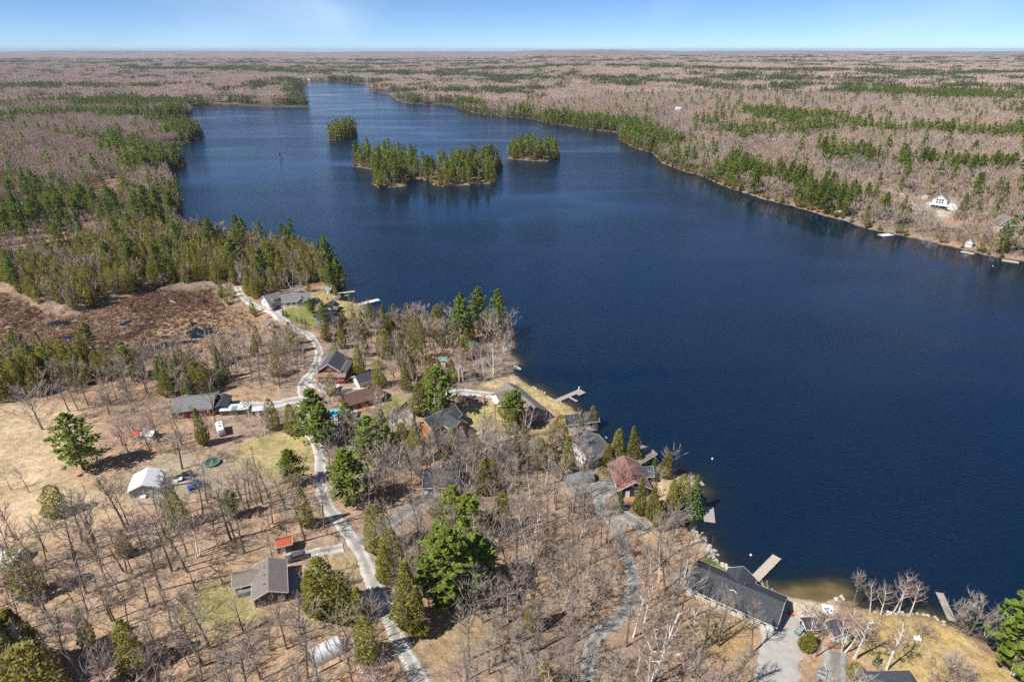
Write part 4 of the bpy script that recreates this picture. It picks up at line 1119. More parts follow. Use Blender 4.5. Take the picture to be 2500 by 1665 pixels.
def small_house(label, a, b, D, L, h, rise, wm, rm, ridge='x', cat='house', name='house'):
    loc, yaw, LL = site(a, b, D, L=L)
    t = thing(name, label, cat, loc, yaw)
    gable(t, L if ridge == 'x' else D, D if ridge == 'x' else L, h, rise, wm, rm, ridge)
    for u in (-.28, .02, .3): win(t, '-y', u * L, min(1.6, h * .6), L * .13, 1.1, D / 2)
    win(t, '-x', 0, min(1.6, h * .6), 1.1, 1, L / 2)
    return t
small_house('white boathouse with steep gable at the right shore waterline', (2358, 602), (2369, 604), 4.5, 3.6, 3, 1.9, 'white_siding', 'grey_shingle', 'y', 'boathouse', 'boathouse')
small_house('white-sided cottage behind the pines at the bend of the right shore', (1956, 470), (1980, 472), 8, 9, 3.2, 2, 'white_siding', 'grey_shingle')
small_house('pale cottage half hidden by pines below the hill drive', (2143, 532), (2166, 535), 8, 8, 3, 2, 'white_siding', 'grey_shingle')
small_house('dark cottage under the tall pines on the right shore', (2084, 502), (2102, 505), 7, 7, 3, 1.8, 'dark_siding', 'black_metal', name='cottage', cat='cottage')
small_house('white shoreline boathouse left of the white floating dock', (2038, 524), (2050, 526), 4, 4.2, 1.9, 1.0, 'white_siding', 'white_metal', name='boathouse', cat='boathouse')
small_house('cabin with teal tarp roof at the far right edge', (2492, 538), (2512, 540), 7, 8, 2.8, 1.6, 'brown_siding', 'green_metal', name='cabin', cat='cabin')
small_house('tiny white cottage at the far end of the lake', (756, 199), (764, 199), 14, 18, 7, 5, 'white_siding', 'grey_shingle', name='cottage', cat='cottage')
small_house('pale lakeside cottage far up the lake beside the tiny white one', (777, 196), (784, 196), 14, 17, 8, 4, 'cream_siding', 'tan_shingle', name='cottage', cat='cottage')
small_house('dark cottage behind the shore pines on the far right bank', (1498, 302), (1512, 303), 10, 13, 5, 3, 'brown_siding', 'grey_shingle', name='cottage', cat='cottage')
small_house('white roof glimpsed in the bare woods beyond the right shore', (1648, 282), (1656, 283), 9, 10, 9, 3, 'white_siding', 'white_metal')

# ------------------------------------------------------------------ vehicles
def rounded(x0, x1, y0, y1, z0, z1, bev, mat_, name, parent, top=1.0, front=0.0, back=0.0):
    bm = bmesh.new()
    vs = []
    for z in (z0, z1):
        k = 1.0 if z == z0 else top
        for x, y in ((x0, y0), (x1, y0), (x1, y1), (x0, y1)):
            xx = x
            if z == z1: xx = x + (front if x == x1 else back)
            vs.append(bm.verts.new((xx, (y0 + y1) / 2 + (y - (y0 + y1) / 2) * k, z)))
    for f in ((0, 3, 2, 1), (4, 5, 6, 7), (0, 1, 5, 4), (1, 2, 6, 5), (2, 3, 7, 6), (3, 0, 4, 7)):
        bm.faces.new([vs[i] for i in f])
    bmesh.ops.bevel(bm, geom=list(bm.edges), offset=bev, segments=2, affect='EDGES', profile=.6)
    me = bpy.data.meshes.new(name); bm.to_mesh(me); bm.free()
    me.materials.append(mat_)
    me.polygons.foreach_set("use_smooth", [True] * len(me.polygons))
    return put(bpy.data.objects.new(name, me), parent)

def car(label, px, pd, paintk, kind='suv', name='car', cat='car'):
    a, b = P(*px), P(*pd)
    yaw = math.atan2(b[1] - a[1], b[0] - a[0])
    z = h1(a[0], a[1]) + .12
    t = thing(name, label, cat, (a[0], a[1], z), yaw)
    KEEP.append((a[0], a[1], 3.6))
    pm = M[paintk]
    L = {'suv': 4.8, 'sedan': 4.6, 'pickup': 5.7}[kind]; l = L / 2
    rounded(-l, l, -.92, .92, .32, .98, .16, pm, 'body', t)
    if kind == 'pickup':
        rounded(l - 1.75, l - .02, -.9, .9, .8, 1.12, .12, pm, 'bonnet', t)
        g = rounded(-.35, l - 1.5, -.86, .86, .95, 1.62, .1, M['glass'], 'window', t, .86, -.5, .12)
        rounded(-.2, l - 2.1, -.72, .72, 1.6, 1.74, .06, pm, 'roof', t)
        bd = MB(); bd.box(-l + .05, -.45, -.9, -.8, .9, 1.22).box(-l + .05, -.45, .8, .9, .9, 1.22).box(-l + .03, -l + .12, -.8, .8, .9, 1.2)
        bd.obj('bed', pm, t); MB().box(-l + .12, -.45, -.8, .8, .98, 1.0).obj('bed_liner', M['rubber'], t)
    else:
        h2 = 1.68 if kind == 'suv' else 1.42
        x0 = -l + (.12 if kind == 'suv' else .75)
        rounded(l - 1.35, l - .04, -.88, .88, .8, 1.08, .12, pm, 'bonnet', t)
        rounded(x0, l - 1.15, -.86, .86, .92, h2 - .06, .1, M['glass'], 'window', t, .84, -.75, .25 if kind == 'suv' else .5)
        rounded(x0 + .3 + (0 if kind == 'suv' else .25), l - 1.95, -.70, .70, h2 - .1, h2 + .03, .05, pm, 'roof', t)
    for sx in (-1, 1):
        for sy in (-1, 1):
            w_ = MB(); cx = sx * (l - .9)
            w_.tube((cx, sy * .72, .34), (cx, sy * .94, .34), .34, .34, 14, cap=True)
            wo = w_.obj('wheel', M['rubber'], t)
            MB().tube((cx, sy * .90, .34), (cx, sy * .955, .34), .2, .19, 10, cap=True).obj('rim', M['steel'], wo)
    for sy in (-1, 1):
        MB().box(l - .08, l + .015, sy * .72 - .17, sy * .72 + .17, .68, .86).obj('headlight', M['lamp_clear'], t)
        MB().box(-l - .015, -l + .08, sy * .76 - .12, sy * .76 + .12, .68, .92).obj('tail_light', M['lamp_red'], t)
        MB().box(l - 1.75, l - 1.55, sy * 1.0 - .1, sy * 1.0 + .1, .98, 1.12).obj('mirror', pm, t)
    return t
car('black car on the apron in front of the dormered garage', (675, 757), (662, 762), 'paint_black', 'suv')
car('small white car on the gravel below the tall red house', (823, 952), (826, 944), 'paint_white', 'sedan')
car('white pickup truck beside the white-roofed building', (447, 1180), (425, 1183), 'paint_white', 'pickup', 'pickup_truck', 'pickup')
car('black car parked behind the white pickup', (452, 1167), (430, 1172), 'paint_black', 'suv')
car('bright blue car beside the white pickup', (480, 1190), (463, 1196), 'paint_blue', 'sedan')
car('dark grey car on the short drive by the red-roofed shed', (722, 1366), (700, 1371), 'paint_grey', 'suv')
# travel trailer
a, b = P(543, 1066), P(537, 1042)
yaw = math.atan2(b[1] - a[1], b[0] - a[0])
c = P(540, 1056); KEEP.append((c[0], c[1], 5))
t = thing('travel_trailer', 'white travel trailer parked among bare trees below the barn', 'trailer', (c[0], c[1], c[2] + .1), yaw)
rounded(-3.3, 3.3, -1.2, 1.2, .6, 2.9, .3, M['white_gel'], 'body', t, .95, -.5, .1)
MB().box(-1.2, -.4, -.35, .35, 2.88, 3.1).obj('roof_vent', M['canvas_grey'], t)
MB().box(.9, 1.5, -.3, .3, 2.88, 3.05).obj('roof_vent', M['canvas_grey'], t)
MB().box(-2.2, -.9, -1.235, -1.16, 1.5, 2.2).obj('window', M['glass'], t)
MB().box(.6, 1.6, -1.235, -1.16, 1.5, 2.2).obj('window', M['glass'], t)
MB().box(-.5, .2, -1.24, -1.16, .7, 2.4).obj('door', M['canvas_white'], t)
for sx in (-.5, .5):
    for sy in (-1, 1): MB().tube((sx, sy * .9, .34), (sx, sy * 1.15, .34), .34, .34, 12, cap=True).obj('wheel', M['rubber'], t)
MB().beam((3.3, 0, .5), (4.6, 0, .45), .2, .12).obj('hitch', M['rubber'], t)

# ------------------------------------------------------------------ docks and boats
def dock(label, a, b, wd, m_='grey_wood', name='dock', z=.55, extra=None, posts=True):
    pa, pb = U(*a, z), U(*b, z)
    d = pb - pa; Ln = np.hypot(*d); yaw = math.atan2(d[1], d[0])
    t = thing(name, label, 'dock', (pa[0], pa[1], 0), yaw)
    k = max(1, int(round(Ln / 3.0)))
    for i in range(k):
        MB().box(Ln * i / k + .02, Ln * (i + 1) / k - .02, -wd / 2, wd / 2, z - .16, z + (.004 if i % 2 else 0)).obj('deck_section', M[m_], t)
    if posts:
        for i in range(k + 1):
            for s in (-1, 1): MB().tube((Ln * i / k, s * (wd / 2 + .05), -2.2), (Ln * i / k, s * (wd / 2 + .05), z + .45), .06, .06, 6, cap=True).obj('post', M['post_wood'], t)
    if extra: extra(t, Ln, wd, z)
    return t
def arm(t, Ln, wd, z):
    MB().box(Ln * .42, Ln * .42 + 1.0, -wd / 2 - 4.0, -wd / 2 - .02, z - .16, z - .01).obj('side_finger', M['grey_wood'], t)
    MB().box(Ln - 3.6, Ln, -wd / 2 - 1.4, -wd / 2 - .02, z - .16, z - .01).obj('end_platform', M['grey_wood'], t)
    MB().box(Ln - .6, Ln - .2, wd / 2 - .5, wd / 2 - .1, z, z + 1.2).obj('bench', M['white_gel'], t)
dock('grey pier with side finger and end platform below the taupe lake house', (1357, 979), (1419, 952), 2.2, 'grey_wood', 'pier', extra=arm)
dock('long pale pier in front of the large black-shingled lake house', (1833, 1423), (1897, 1358), 2.3, 'pale_wood', 'pier', .6)
dock('narrow grey pier beyond the white birches at the lower right', (2325, 1515), (2294, 1446), 1.7, 'grey_wood', 'pier', .6)
dock('wide white pier off the shore lawn at the upper left', (874, 744), (925, 731), 3.2, 'canvas_white', 'pier', .5)
dock('short tan pier left of the wide white pier', (822, 717), (866, 711), 2.0, 'pale_wood', 'pier', .5)
def wide(label, a, b, wd, m_): return dock(label, a, b, wd, m_, 'floating_dock', .45, posts=False)
wide('square grey floating dock beside the spruces', (1733, 1274), (1729, 1237), 3.0, 'grey_wood')
wide('small brown floating dock at the tip of the straw lawn', (1699, 1181), (1716, 1178), 2.4, 'grey_wood')
wide('white floating dock on the right shore', (2150, 575), (2176, 572), 5.5, 'canvas_white')
wide('long pale dock below the steep white boathouse', (2346, 614), (2378, 620), 4.2, 'pale_wood')
wide('tan dock near the right edge of the far shore', (2446, 635), (2488, 641), 4.6, 'pale_wood')

def boat(label, px, pd, L, m_, name='boat', cat='boat', z=None):
    a = P(*px) if z is None else np.array([*U(*px, z), z])
    b = P(*pd) if z is None else np.array([*U(*pd, z), z])
    yaw = math.atan2(b[1] - a[1], b[0] - a[0])
    t = thing(name, label, cat, (a[0], a[1], a[2] + .12), yaw)
    n = 9; mb = MB(); W_ = L * .19
    rows_ = []
    for i in range(n):
        u = i / (n - 1); x = -L / 2 + L * u
        wd = W_ * (1 - max(0, (u - .45) / .55) ** 2.2) + .02
        rows_.append([(x, -wd, .62 + .12 * u * u), (x, -wd * .75, .05 + .15 * u ** 4), (x, 0, -.08 + .3 * u ** 4), (x, wd * .75, .05 + .15 * u ** 4), (x, wd, .62 + .12 * u * u)])
    for r_ in rows_: mb.v.extend(r_)
    for i in range(n - 1):
        for j in range(4):
            mb.f.append([i * 5 + j, (i + 1) * 5 + j, (i + 1) * 5 + j + 1, i * 5 + j + 1]); mb.m.append(0)
    mb.f.append([0, 1, 2, 3, 4]); mb.m.append(0)
    mb.obj('hull', M[m_], t, smooth=True)
    dk = MB()
    for i in range(n - 1):
        a_, b_ = rows_[i], rows_[i + 1]
        dk.add([(a_[0][0], a_[0][1] * .92, .42), (b_[0][0], b_[0][1] * .92, .42), (b_[4][0], b_[4][1] * .92, .42), (a_[4][0], a_[4][1] * .92, .42)], [(0, 1, 2, 3)])
    dk.obj('floor', M['canvas_grey'], t)
    for k in (.25, .5): MB().box(-L / 2 + L * k, -L / 2 + L * k + .3, -W_ * .85, W_ * .85, .45, .6).obj('seat', M['pale_wood'], t)
    if L > 3.4: MB().box(-L / 2 - .35, -L / 2 + .02, -.18, .18, .25, 1.1).obj('outboard_motor', M['rubber'], t)
    return t
boat('white boat pulled up at the grassy point above the pier', (1262, 902), (1272, 906), 4.6, 'white_gel', z=.05)
boat('grey boat on the worn drive at the lower right', (2006, 1646), (2012, 1626), 4.8, 'canvas_white')
boat('small pedal boat beside the short tan pier', (848, 724), (856, 722), 3.6, 'teal_plastic', z=.05)
boat('turquoise rowing boat lying at the edge of the concrete pad', (1952, 1541), (1958, 1534), 3.2, 'teal_plastic', 'rowing_boat')
boat('blue rowing boat upright beside the dark-roofed shed', (1976, 1552), (1980, 1540), 3.0, 'blue_plastic', 'rowing_boat')
boat('blue boat on a trailer at the bend of the lake lane', (1576, 1292), (1586, 1290), 3.4, 'blue_plastic')
for px, lab in (((1739, 1120), 'white mooring buoy alone on the dark water off the boathouse'), ((1833, 1355), 'white mooring buoy near the long pale pier'), ((2424, 650), 'white mooring buoy by the right shore')):
    c = U(*px); t = thing('mooring_buoy', lab, 'buoy', (c[0], c[1], 0))
    bm = bmesh.new(); bmesh.ops.create_icosphere(bm, subdivisions=2, radius=.32); me = bpy.data.meshes.new('float'); bm.to_mesh(me); bm.free(); me.materials.append(M['white_gel'])
    o = put(bpy.data.objects.new('float', me), t); o.location = (0, 0, .12)
    MB().tube((0, 0, .4), (0, 0, .55), .05, .05, 6, cap=True).obj('ring_post', M['steel'], t)
# volleyball-like white mat on the beach, loungers, red chair, brush piles
c = P(2021, 1487)
t = thing('beach_mat', 'white slab with three dark round seats on the beach', 'platform', (c[0], c[1], c[2] + .05), -.3)
MB().box(-1.2, 1.2, -1.2, 1.2, -.2, .25).obj('slab', M['white_gel'], t)
for u, v in ((-.6, -.3), (0, -.1), (.6, -.5)): MB().tube((u, v, .25), (u, v, .4), .25, .25, 10, cap=True).obj('seat', M['blue_plastic'], t)
def chair(label, px, mk, rz):
    c = P(*px); t = thing('garden_chair', label, 'chair', (c[0], c[1], c[2] + .03), rz)
    MB().box(-.35, .35, -.35, .35, .36, .44).obj('seat', M[mk], t)
    MB().beam((0, .3, .44), (0, .6, 1.05), .7, .06).obj('backrest', M[mk], t)
    for u in (-.3, .3):
        for v in (-.3, .3): MB().box(u - .04, u + .04, v - .04, v + .04, -.1, .36).obj('leg', M[mk], t)
        MB().box(u * 1.25 - .06, u * 1.25 + .06, -.4, .35, .58, .63).obj('armrest', M[mk], t)
chair('red garden chair on the sand beach', (1932, 1503), 'red_plastic', .4)
chair('dark garden chair beside the red one on the sand', (1926, 1496), 'post_wood', 1.2)
chair('left white garden chair on the golden lawn', (2233, 1565), 'white_gel', -.5)
chair('right white garden chair on the golden lawn', (2243, 1563), 'white_gel', -.6)
def lounger(label, px, rz):
    c = P(*px); t = thing('sun_lounger', label, 'lounger', (c[0], c[1], c[2] + .03), rz)
    MB().box(-.35, .35, -.9, .4, .28, .36).obj('seat', M['post_wood'], t); MB().beam((0, .4, .34), (0, 1.0, .7), .7, .07).obj('backrest', M['post_wood'], t)
    for u in (-.3, .3):
        for v in (-.8, .3): MB().box(u - .04, u + .04, v - .04, v + .04, -.1, .28).obj('leg', M['post_wood'], t)
lounger('upper dark lounger at the beach edge', (2009, 1502), 1.0); lounger('lower dark lounger at the beach edge', (2003, 1508), 1.0)
for px, lab in (((1913, 1472), 'grey brush pile by the beach corner of the black-shingled house'), ((1967, 1492), 'grey brush pile in the middle of the beach')):
    c = P(*px); t = thing('brush_pile', lab, 'brush pile', tuple(c))
    for k in range(26):
        a_ = random.uniform(0, 6.28); L_ = random.uniform(.9, 1.9)
        MB().tube((-math.cos(a_) * L_, -math.sin(a_) * L_, random.uniform(0, .4)), (math.cos(a_) * L_, math.sin(a_) * L_, random.uniform(.2, .9)), .05, .02, 4).obj('branch', M['birch'] if k % 3 else M['bark'], t)
# tarp mound, fire ring, fence, poles
c = P(518, 1133); KEEP.append((c[0], c[1], 3))
t = thing('covered_trampoline', 'round dark teal trampoline on the grass below the trailer', 'trampoline', tuple(c))
n = 16
MB().add([(2.1 * math.cos(6.283 * i / n), 2.1 * math.sin(6.283 * i / n), .8) for i in range(n)], [tuple(range(n))]).obj('mat', M['green_paint'], t)
fr = MB()
for i in range(n): fr.beam((2.2 * math.cos(6.283 * i / n), 2.2 * math.sin(6.283 * i / n), .8), (2.2 * math.cos(6.283 * (i + 1) / n), 2.2 * math.sin(6.283 * (i + 1) / n), .8), .3, .08)
fr.obj('pad', M['green_metal'], t)
for i in range(6): MB().tube((2.2 * math.cos(1.047 * i), 2.2 * math.sin(1.047 * i), -.3), (2.2 * math.cos(1.047 * i), 2.2 * math.sin(1.047 * i), 2.4), .05, .05, 5).obj('pole', M['steel'], t)
pts = [P(*q) for q in ((946, 1024), (962, 1013), (978, 1001), (994, 987))]
t = thing('fence', 'dark slatted wooden fence along the lawn by the dirt drive', 'fence', tuple(pts[0]))
o0 = pts[0]
for i in range(3):
    a_, b_ = pts[i] - o0, pts[i + 1] - o0
    n = 9
    for k in range(n):
        p0 = a_ + (b_ - a_) * k / n; p1 = a_ + (b_ - a_) * (k + .86) / n
        MB().beam((*p0[:2], p0[2] + .75), (*p1[:2], p1[2] + .75), .05, 1.3).obj('board', M['post_wood'], t)
    for z_ in (.35, 1.15): MB().beam((*a_[:2], a_[2] + z_), (*b_[:2], b_[2] + z_), .1, .08).obj('rail', M['post_wood'], t)
for p in pts: MB().box(p[0] - o0[0] - .09, p[0] - o0[0] + .09, p[1] - o0[1] - .09, p[1] - o0[1] + .09, p[2] - o0[2] - .4, p[2] - o0[2] + 1.55).obj('post', M['post_wood'], t)
for px, h, lab in (((625.6, 1152), 9, 'lone wooden utility pole on the round lawn'), ((782, 935), 10, 'utility pole in front of the tall red house'), ((1183, 1013), 8.5, 'thin pole on the lawn between the orange and taupe houses'), ((641, 758), 9, 'pole beside the road at the grey garage'), ((1210, 1045), 9, 'dark pole left of the tall pine by the taupe house'), ((1474, 1102), 6, 'flagpole on the shore beside the white house'), ((1736, 1340), 4.5, 'thin pole at the rocky shore')):
    c = P(*px); t = thing('flagpole' if h == 6 else 'utility_pole', lab, 'pole', tuple(c))
    MB().tube((0, 0, -.5), (0, 0, h), .13 if h > 6 else .05, .09 if h > 6 else .04, 8, cap=True).obj('post', M['post_wood'] if h > 6 else M['steel'], t)
    if h > 8: MB().box(-.8, .8, -.06, .06, h - .9, h - .78).obj('crossarm', M['post_wood'], t)
    if h == 6: MB().add([(.04, 0, 5.9), (.9, .1, 5.5), (.8, .1, 5.0), (.04, 0, 5.3)], [(0, 1, 2, 3), (3, 2, 1, 0)]).obj('flag', M['white_gel'], t)

# boulders
rockm = []
for k in range(5):
    bm = bmesh.new(); bmesh.ops.create_icosphere(bm, subdivisions=2, radius=1)
    for v in bm.verts:
        d = v.co.normalized()
        f = .75 + .5 * float(vnoise(np.array([d.x * 1.6 + k * 7]), np.array([d.y * 1.6 + d.z * 2.1]), k)[0])
        v.co = Vector((d.x * f, d.y * f * .85, d.z * f * .62))
    me = bpy.data.meshes.new('boulder'); bm.to_mesh(me); bm.free(); me.materials.append(M['rock']); rockm.append(me)
def rocks(line, n, lo, hi, spread, label, group):
    w_ = poly_w(line); seg = np.linalg.norm(np.diff(w_, axis=0), axis=1); cum = np.concatenate([[0], np.cumsum(seg)])
    for k in range(n):
        s = random.uniform(0, cum[-1]); i = min(np.searchsorted(cum, s) - 1, len(seg) - 1); i = max(i, 0)
        p = w_[i] + (w_[i + 1] - w_[i]) * (s - cum[i]) / seg[i]
        x, y = p[0] + random.gauss(0, spread), p[1] + random.gauss(0, spread)
        o = bpy.data.objects.new('boulder', random.choice(rockm)); r = random.uniform(lo, hi)
        o.scale = (r, r, r); o.rotation_euler = (0, 0, random.uniform(0, 6.28)); o.location = (x, y, max(h1(x, y), -.05) + r * .2)
        tag(put(o), label, 'rock', group)
rocks([(1695, 1300), (1713, 1310), (1736, 1345), (1753, 1370), (1790, 1398), (1812, 1408)], 60, .25, .75, .7, 'pale boulder in the rock edging along the shore left of the long pier', 'boulders along the near shore')
rocks([(1842, 1426), (1885, 1443), (1893, 1452)], 18, .25, .6, .5, 'pale boulder between the long pier and the beach', 'boulders beside the beach')
rocks([(2040, 1468), (2056, 1456)], 8, .3, .6, .5, 'white boulder at the right end of the beach', 'boulders at the beach end')
rocks([(2140, 1495), (2223, 1497), (2255, 1496), (2293, 1513), (2320, 1527)], 26, .2, .5, .5, 'small shore rock below the white birches', 'rocks below the birches')
rocks([(1688, 1262), (1696, 1245), (1702, 1258)], 12, .3, .6, .5, 'pale rock beside the square floating dock', 'rocks by the floating dock')
rocks([(2240, 520), (2290, 522), (2320, 525)], 14, .6, 1.2, 2.5, 'pale rock on the slope below the large white hillside house', 'rocks on the hillside')
rocks([(1285, 938), (1306, 947), (1347, 975), (1366, 981)], 22, .2, .5, .5, 'small pale rock along the straw bank by the pier', 'rocks on the straw bank')

# fallen trunks on the woodland floor
for k, (px, py, dx, dy, mk_, lab) in enumerate([(300, 1350, 40, -12, 'bark', 'grey fallen trunk in the wood below the white-roofed building'), (430, 1385, 30, 14, 'bark', 'fallen trunk left of the brown house'), (120, 1105, 26, -10, 'birch', 'pale fallen log on the straw field'), (560, 1580, 36, -20, 'bark', 'fallen trunk below the brown house'), (230, 1440, 44, -18, 'bark', 'long fallen trunk deep in the left wood'), (1240, 1560, 30, 16, 'bark', 'fallen trunk in the wood between the roads'), (1190, 940, 18, -3, 'birch', 'pale log beside the small white shed'), (1650, 1600, 36, -8, 'birch', 'white fallen birch right of the lane'), (1330, 1400, 34, -14, 'bark', 'fallen trunk left of the lane bend'), (415, 735, 14, 5, 'birch', 'bleached log at the marsh edge')]):
    a_, b_ = P(px, py), P(px + dx, py + dy)
    t = thing('fallen_log', lab, 'log', tuple(a_))
    d = b_ - a_
    MB().tube((0, 0, .18), (d[0], d[1], d[2] + .15), .22, .12, 7, cap=True).obj('trunk', M[mk_], t)
    for q in (.5, .72): MB().tube((d[0] * q, d[1] * q, d[2] * q + .2), (d[0] * q + .7, d[1] * q - .5, d[2] * q + 1.0), .06, .03, 4).obj('stub', M[mk_], t)

# ------------------------------------------------------------------ tree kit
class TB(MB):
    def leaf(s, c, u, v, m=1):
        c, u, v = Vector(c), Vector(u), Vector(v)
        return s.add([c - u * .5, c - v * .5, c + u * .5, c + v * .5], [(0, 1, 2, 3)], m)
    def twig(s, a, b_, w_, m=1):
        a, b_ = Vector(a), Vector(b_)
        d = b_ - a
        k = d.cross(Vector((random.gauss(0, 1), random.gauss(0, 1), random.gauss(0, 1))))
        if k.length < 1e-5: return s
        k.normalize(); k *= w_ * .5
        return s.add([a - k, a + k, b_], [(0, 1, 2)], m)
    def path(s, pts, r0, r1, n, m):
        for i in range(len(pts) - 1):
            t0, t1 = i / (len(pts) - 1), (i + 1) / (len(pts) - 1)
            s.tube(pts[i], pts[i + 1], r0 + (r1 - r0) * t0, r0 + (r1 - r0) * t1, n, m)

def rv(s=1.0):
    return Vector((random.gauss(0, s), random.gauss(0, s), random.gauss(0, s)))

def bend(p, d, L, n, up, wob):
    out = [Vector(p)]; d = Vector(d).normalized()
    for _ in range(n):
        d = (d + Vector((0, 0, up)) + rv(wob)).normalized()
        out.append(out[-1] + d * L / n)
    return out

def bare_tree(seed, H, stems=1, fork=.38, limbs=9, br=6, tw=9, spread=.75, tww=.05, lo=False, twl=1.5):
    random.seed(seed); T = TB()
    for st in range(stems):
        lean = Vector((random.gauss(0, .05), random.gauss(0, .05), 1)) if stems == 1 else Vector((math.cos(st * 2.4 + seed) * .28, math.sin(st * 2.4 + seed) * .28, 1))
        h = H * random.uniform(.88, 1.0)
        base = Vector((0, 0, -.4)) if stems == 1 else Vector((math.cos(st * 2.4 + seed) * .25, math.sin(st * 2.4 + seed) * .25, -.4))
        tr = bend(base, lean, h * .92, 7, .06, .035)
        T.path(tr, H * .0155, H * .002, 6 if not lo else 3, 0)
        nl = limbs if stems == 1 else max(4, limbs - 3)
        for i in range(nl):
            u = fork + (.94 - fork) * (i + random.random()) / nl
            k = u * 7 * .92 / .92; j = min(int(k), 6); p = tr[j].lerp(tr[j + 1], k - j)
            az = i * 2.4 + random.uniform(-.5, .5) + st
            L = H * (.40 * (1 - .62 * (u - fork) / (1 - fork))) * random.uniform(.8, 1.2) * spread / .75
            d = Vector((math.cos(az), math.sin(az), random.uniform(.55, 1.1) / spread * .75))
            lb = bend(p, d, L, 4, .12, .12)
            if not lo: T.path(lb, H * .0048, H * .0012, 4, 0)
            else: T.path([lb[0], lb[2], lb[4]], H * .0062, H * .002, 3, 0)
            for b_ in range(br):
                v = .25 + .75 * (b_ + random.random()) / br
                k2 = v * 4; j2 = min(int(k2), 3); q = lb[j2].lerp(lb[j2 + 1], k2 - j2)
                dd = (lb[j2 + 1] - lb[j2]).normalized() + rv(.6) + Vector((0, 0, .2))
                Lb = L * random.uniform(.28, .5)
                bb = bend(q, dd, Lb, 2, .1, .15)
                if not lo:
                    for z in range(2): T.tube(bb[z], bb[z + 1], H * .0022 * (1 - .3 * z), H * .0012, 3, 1)
                else: T.twig(bb[0], bb[2], tww * 1.8)
                for w_ in range(tw):
                    e = bb[0].lerp(bb[2], random.uniform(.2, 1))
                    T.twig(e, e + ((bb[2] - bb[0]).normalized() * .8 + rv(.38) + Vector((0, 0, .45))).normalized() * random.uniform(.5, 1.1) * twl, tww)
    return T

def pine(seed, H=20, whorls=15, per=6, tufts=20, ts=1.0, cross=True):
    random.seed(seed); T = TB()
    tr = bend((0, 0, -.4), (0, 0, 1), H * .98, 6, .2, .015); T.path(tr, H * .017, .05, 6, 0)
    skew = random.uniform(0, 6.28)
    for i in range(whorls):
        t = (i + random.uniform(-.3, .3)) / (whorls - 1); t = min(max(t, 0), 1)
        z = H * (.2 + .78 * t)
        R = H * .26 * ((1 - t) ** .62 * (.62 + .38 * min(1, t * 3.5)) + .05) * random.uniform(.7, 1.18)
        for k in range(per):
            az = k * 6.283 / per + i * 1.3 + random.uniform(-.35, .35)
            r = R * random.uniform(.6, 1.15) * (1 + .18 * math.cos(az - skew))
            sl = -.06 + .5 * t + random.uniform(-.08, .1)
            o = Vector((math.cos(az), math.sin(az), 0)); s_ = Vector((-o.y, o.x, 0))
            tip = Vector((0, 0, z)) + o * r + Vector((0, 0, r * sl))
            T.tube((0, 0, z), tip, .06, .02, 3, 0)
            for q in range(tufts):
                f = random.uniform(.28, 1.05) ** .8
                c = Vector((0, 0, z)).lerp(tip, f) + s_ * random.gauss(0, .17) * r * (1.15 - .5 * f) + Vector((0, 0, random.gauss(.1, .16)))
                L = ts * random.uniform(.55, 1.0)
                n_ = Vector((random.gauss(0, .5), random.gauss(0, .5), 1)).normalized()
                a_ = (o * random.uniform(.4, 1) + s_ * random.gauss(0, .7)).normalized()
                a_ = (a_ - n_ * a_.dot(n_)).normalized(); b2 = n_.cross(a_)
                T.leaf(c, a_ * L, b2 * L * .75)
                if cross: T.leaf(c + Vector((0, 0, .1)), (a_ + n_ * .8).normalized() * L * .9, (b2 + rv(.4)).normalized() * L * .5)
    return T

def cedar(seed, H=12, n=1500, ls=.62, fat=1.0, round_=.75):
    random.seed(seed); T = TB()
    T.tube((0, 0, -.4), (0, 0, H * .6), H * .016, H * .008, 5, 0)
    lob = [(random.uniform(0, 6.28), random.uniform(.05, .9), random.uniform(.1, .3)) for _ in range(14)]
    for i in range(n):
        t = random.random() ** 1.25
        az = random.uniform(0, 6.283)
        R = H * .185 * fat * ((1 - t) ** round_) * (.55 + .45 * min(1, t * 6 + .15)) + .12
        b_ = 0
        for la, lt, lw in lob:
            da = math.atan2(math.sin(az - la), math.cos(az - la))
            b_ += lw * math.exp(-(da / .55) ** 2 - ((t - lt) / .10) ** 2)
        rr = R * (.78 + b_) * (1 - .55 * random.random() ** 2.6)
        o = Vector((math.cos(az), math.sin(az), 0)); s_ = Vector((-o.y, o.x, 0))
        c = o * rr + Vector((0, 0, H * (.07 + .93 * t)))
        L = ls * random.uniform(.6, 1.15) * (1 - .35 * t)
        u = (Vector((0, 0, 1)) * random.uniform(-.1, .75) + o * random.uniform(.35, 1.0) + s_ * random.gauss(0, .4)).normalized()
        v = (s_ + rv(.45)).normalized()
        T.leaf(c, u * L * 1.25, v * L * .7)
    return T

def spruce(seed, H=14, whorls=22, per=8, q=4, ls=.8):
    random.seed(seed); T = TB()
    T.tube((0, 0, -.4), (0, 0, H * .97), H * .014, .03, 5, 0)
    for i in range(whorls):
        t = i / (whorls - 1); z = H * (.07 + .92 * t)
        R = H * .165 * (1 - t) ** .9 * random.uniform(.85, 1.12) + .12
        for k in range(per):
            az = k * 6.283 / per + i * .9 + random.uniform(-.25, .25)
            o = Vector((math.cos(az), math.sin(az), 0)); s_ = Vector((-o.y, o.x, 0)); r = R * random.uniform(.75, 1.1)
            for j in range(q):
                f = (j + random.random()) / q
                c = o * r * (.25 + .75 * f) + Vector((0, 0, z - r * .32 * f + random.gauss(0, .08))) + s_ * random.gauss(0, .12) * r
                L = ls * random.uniform(.7, 1.15) * (1 - .45 * t)
                T.leaf(c, (o + Vector((0, 0, random.uniform(-.6, .1)))).normalized() * L, (s_ + rv(.35)).normalized() * L * .7)
    return T

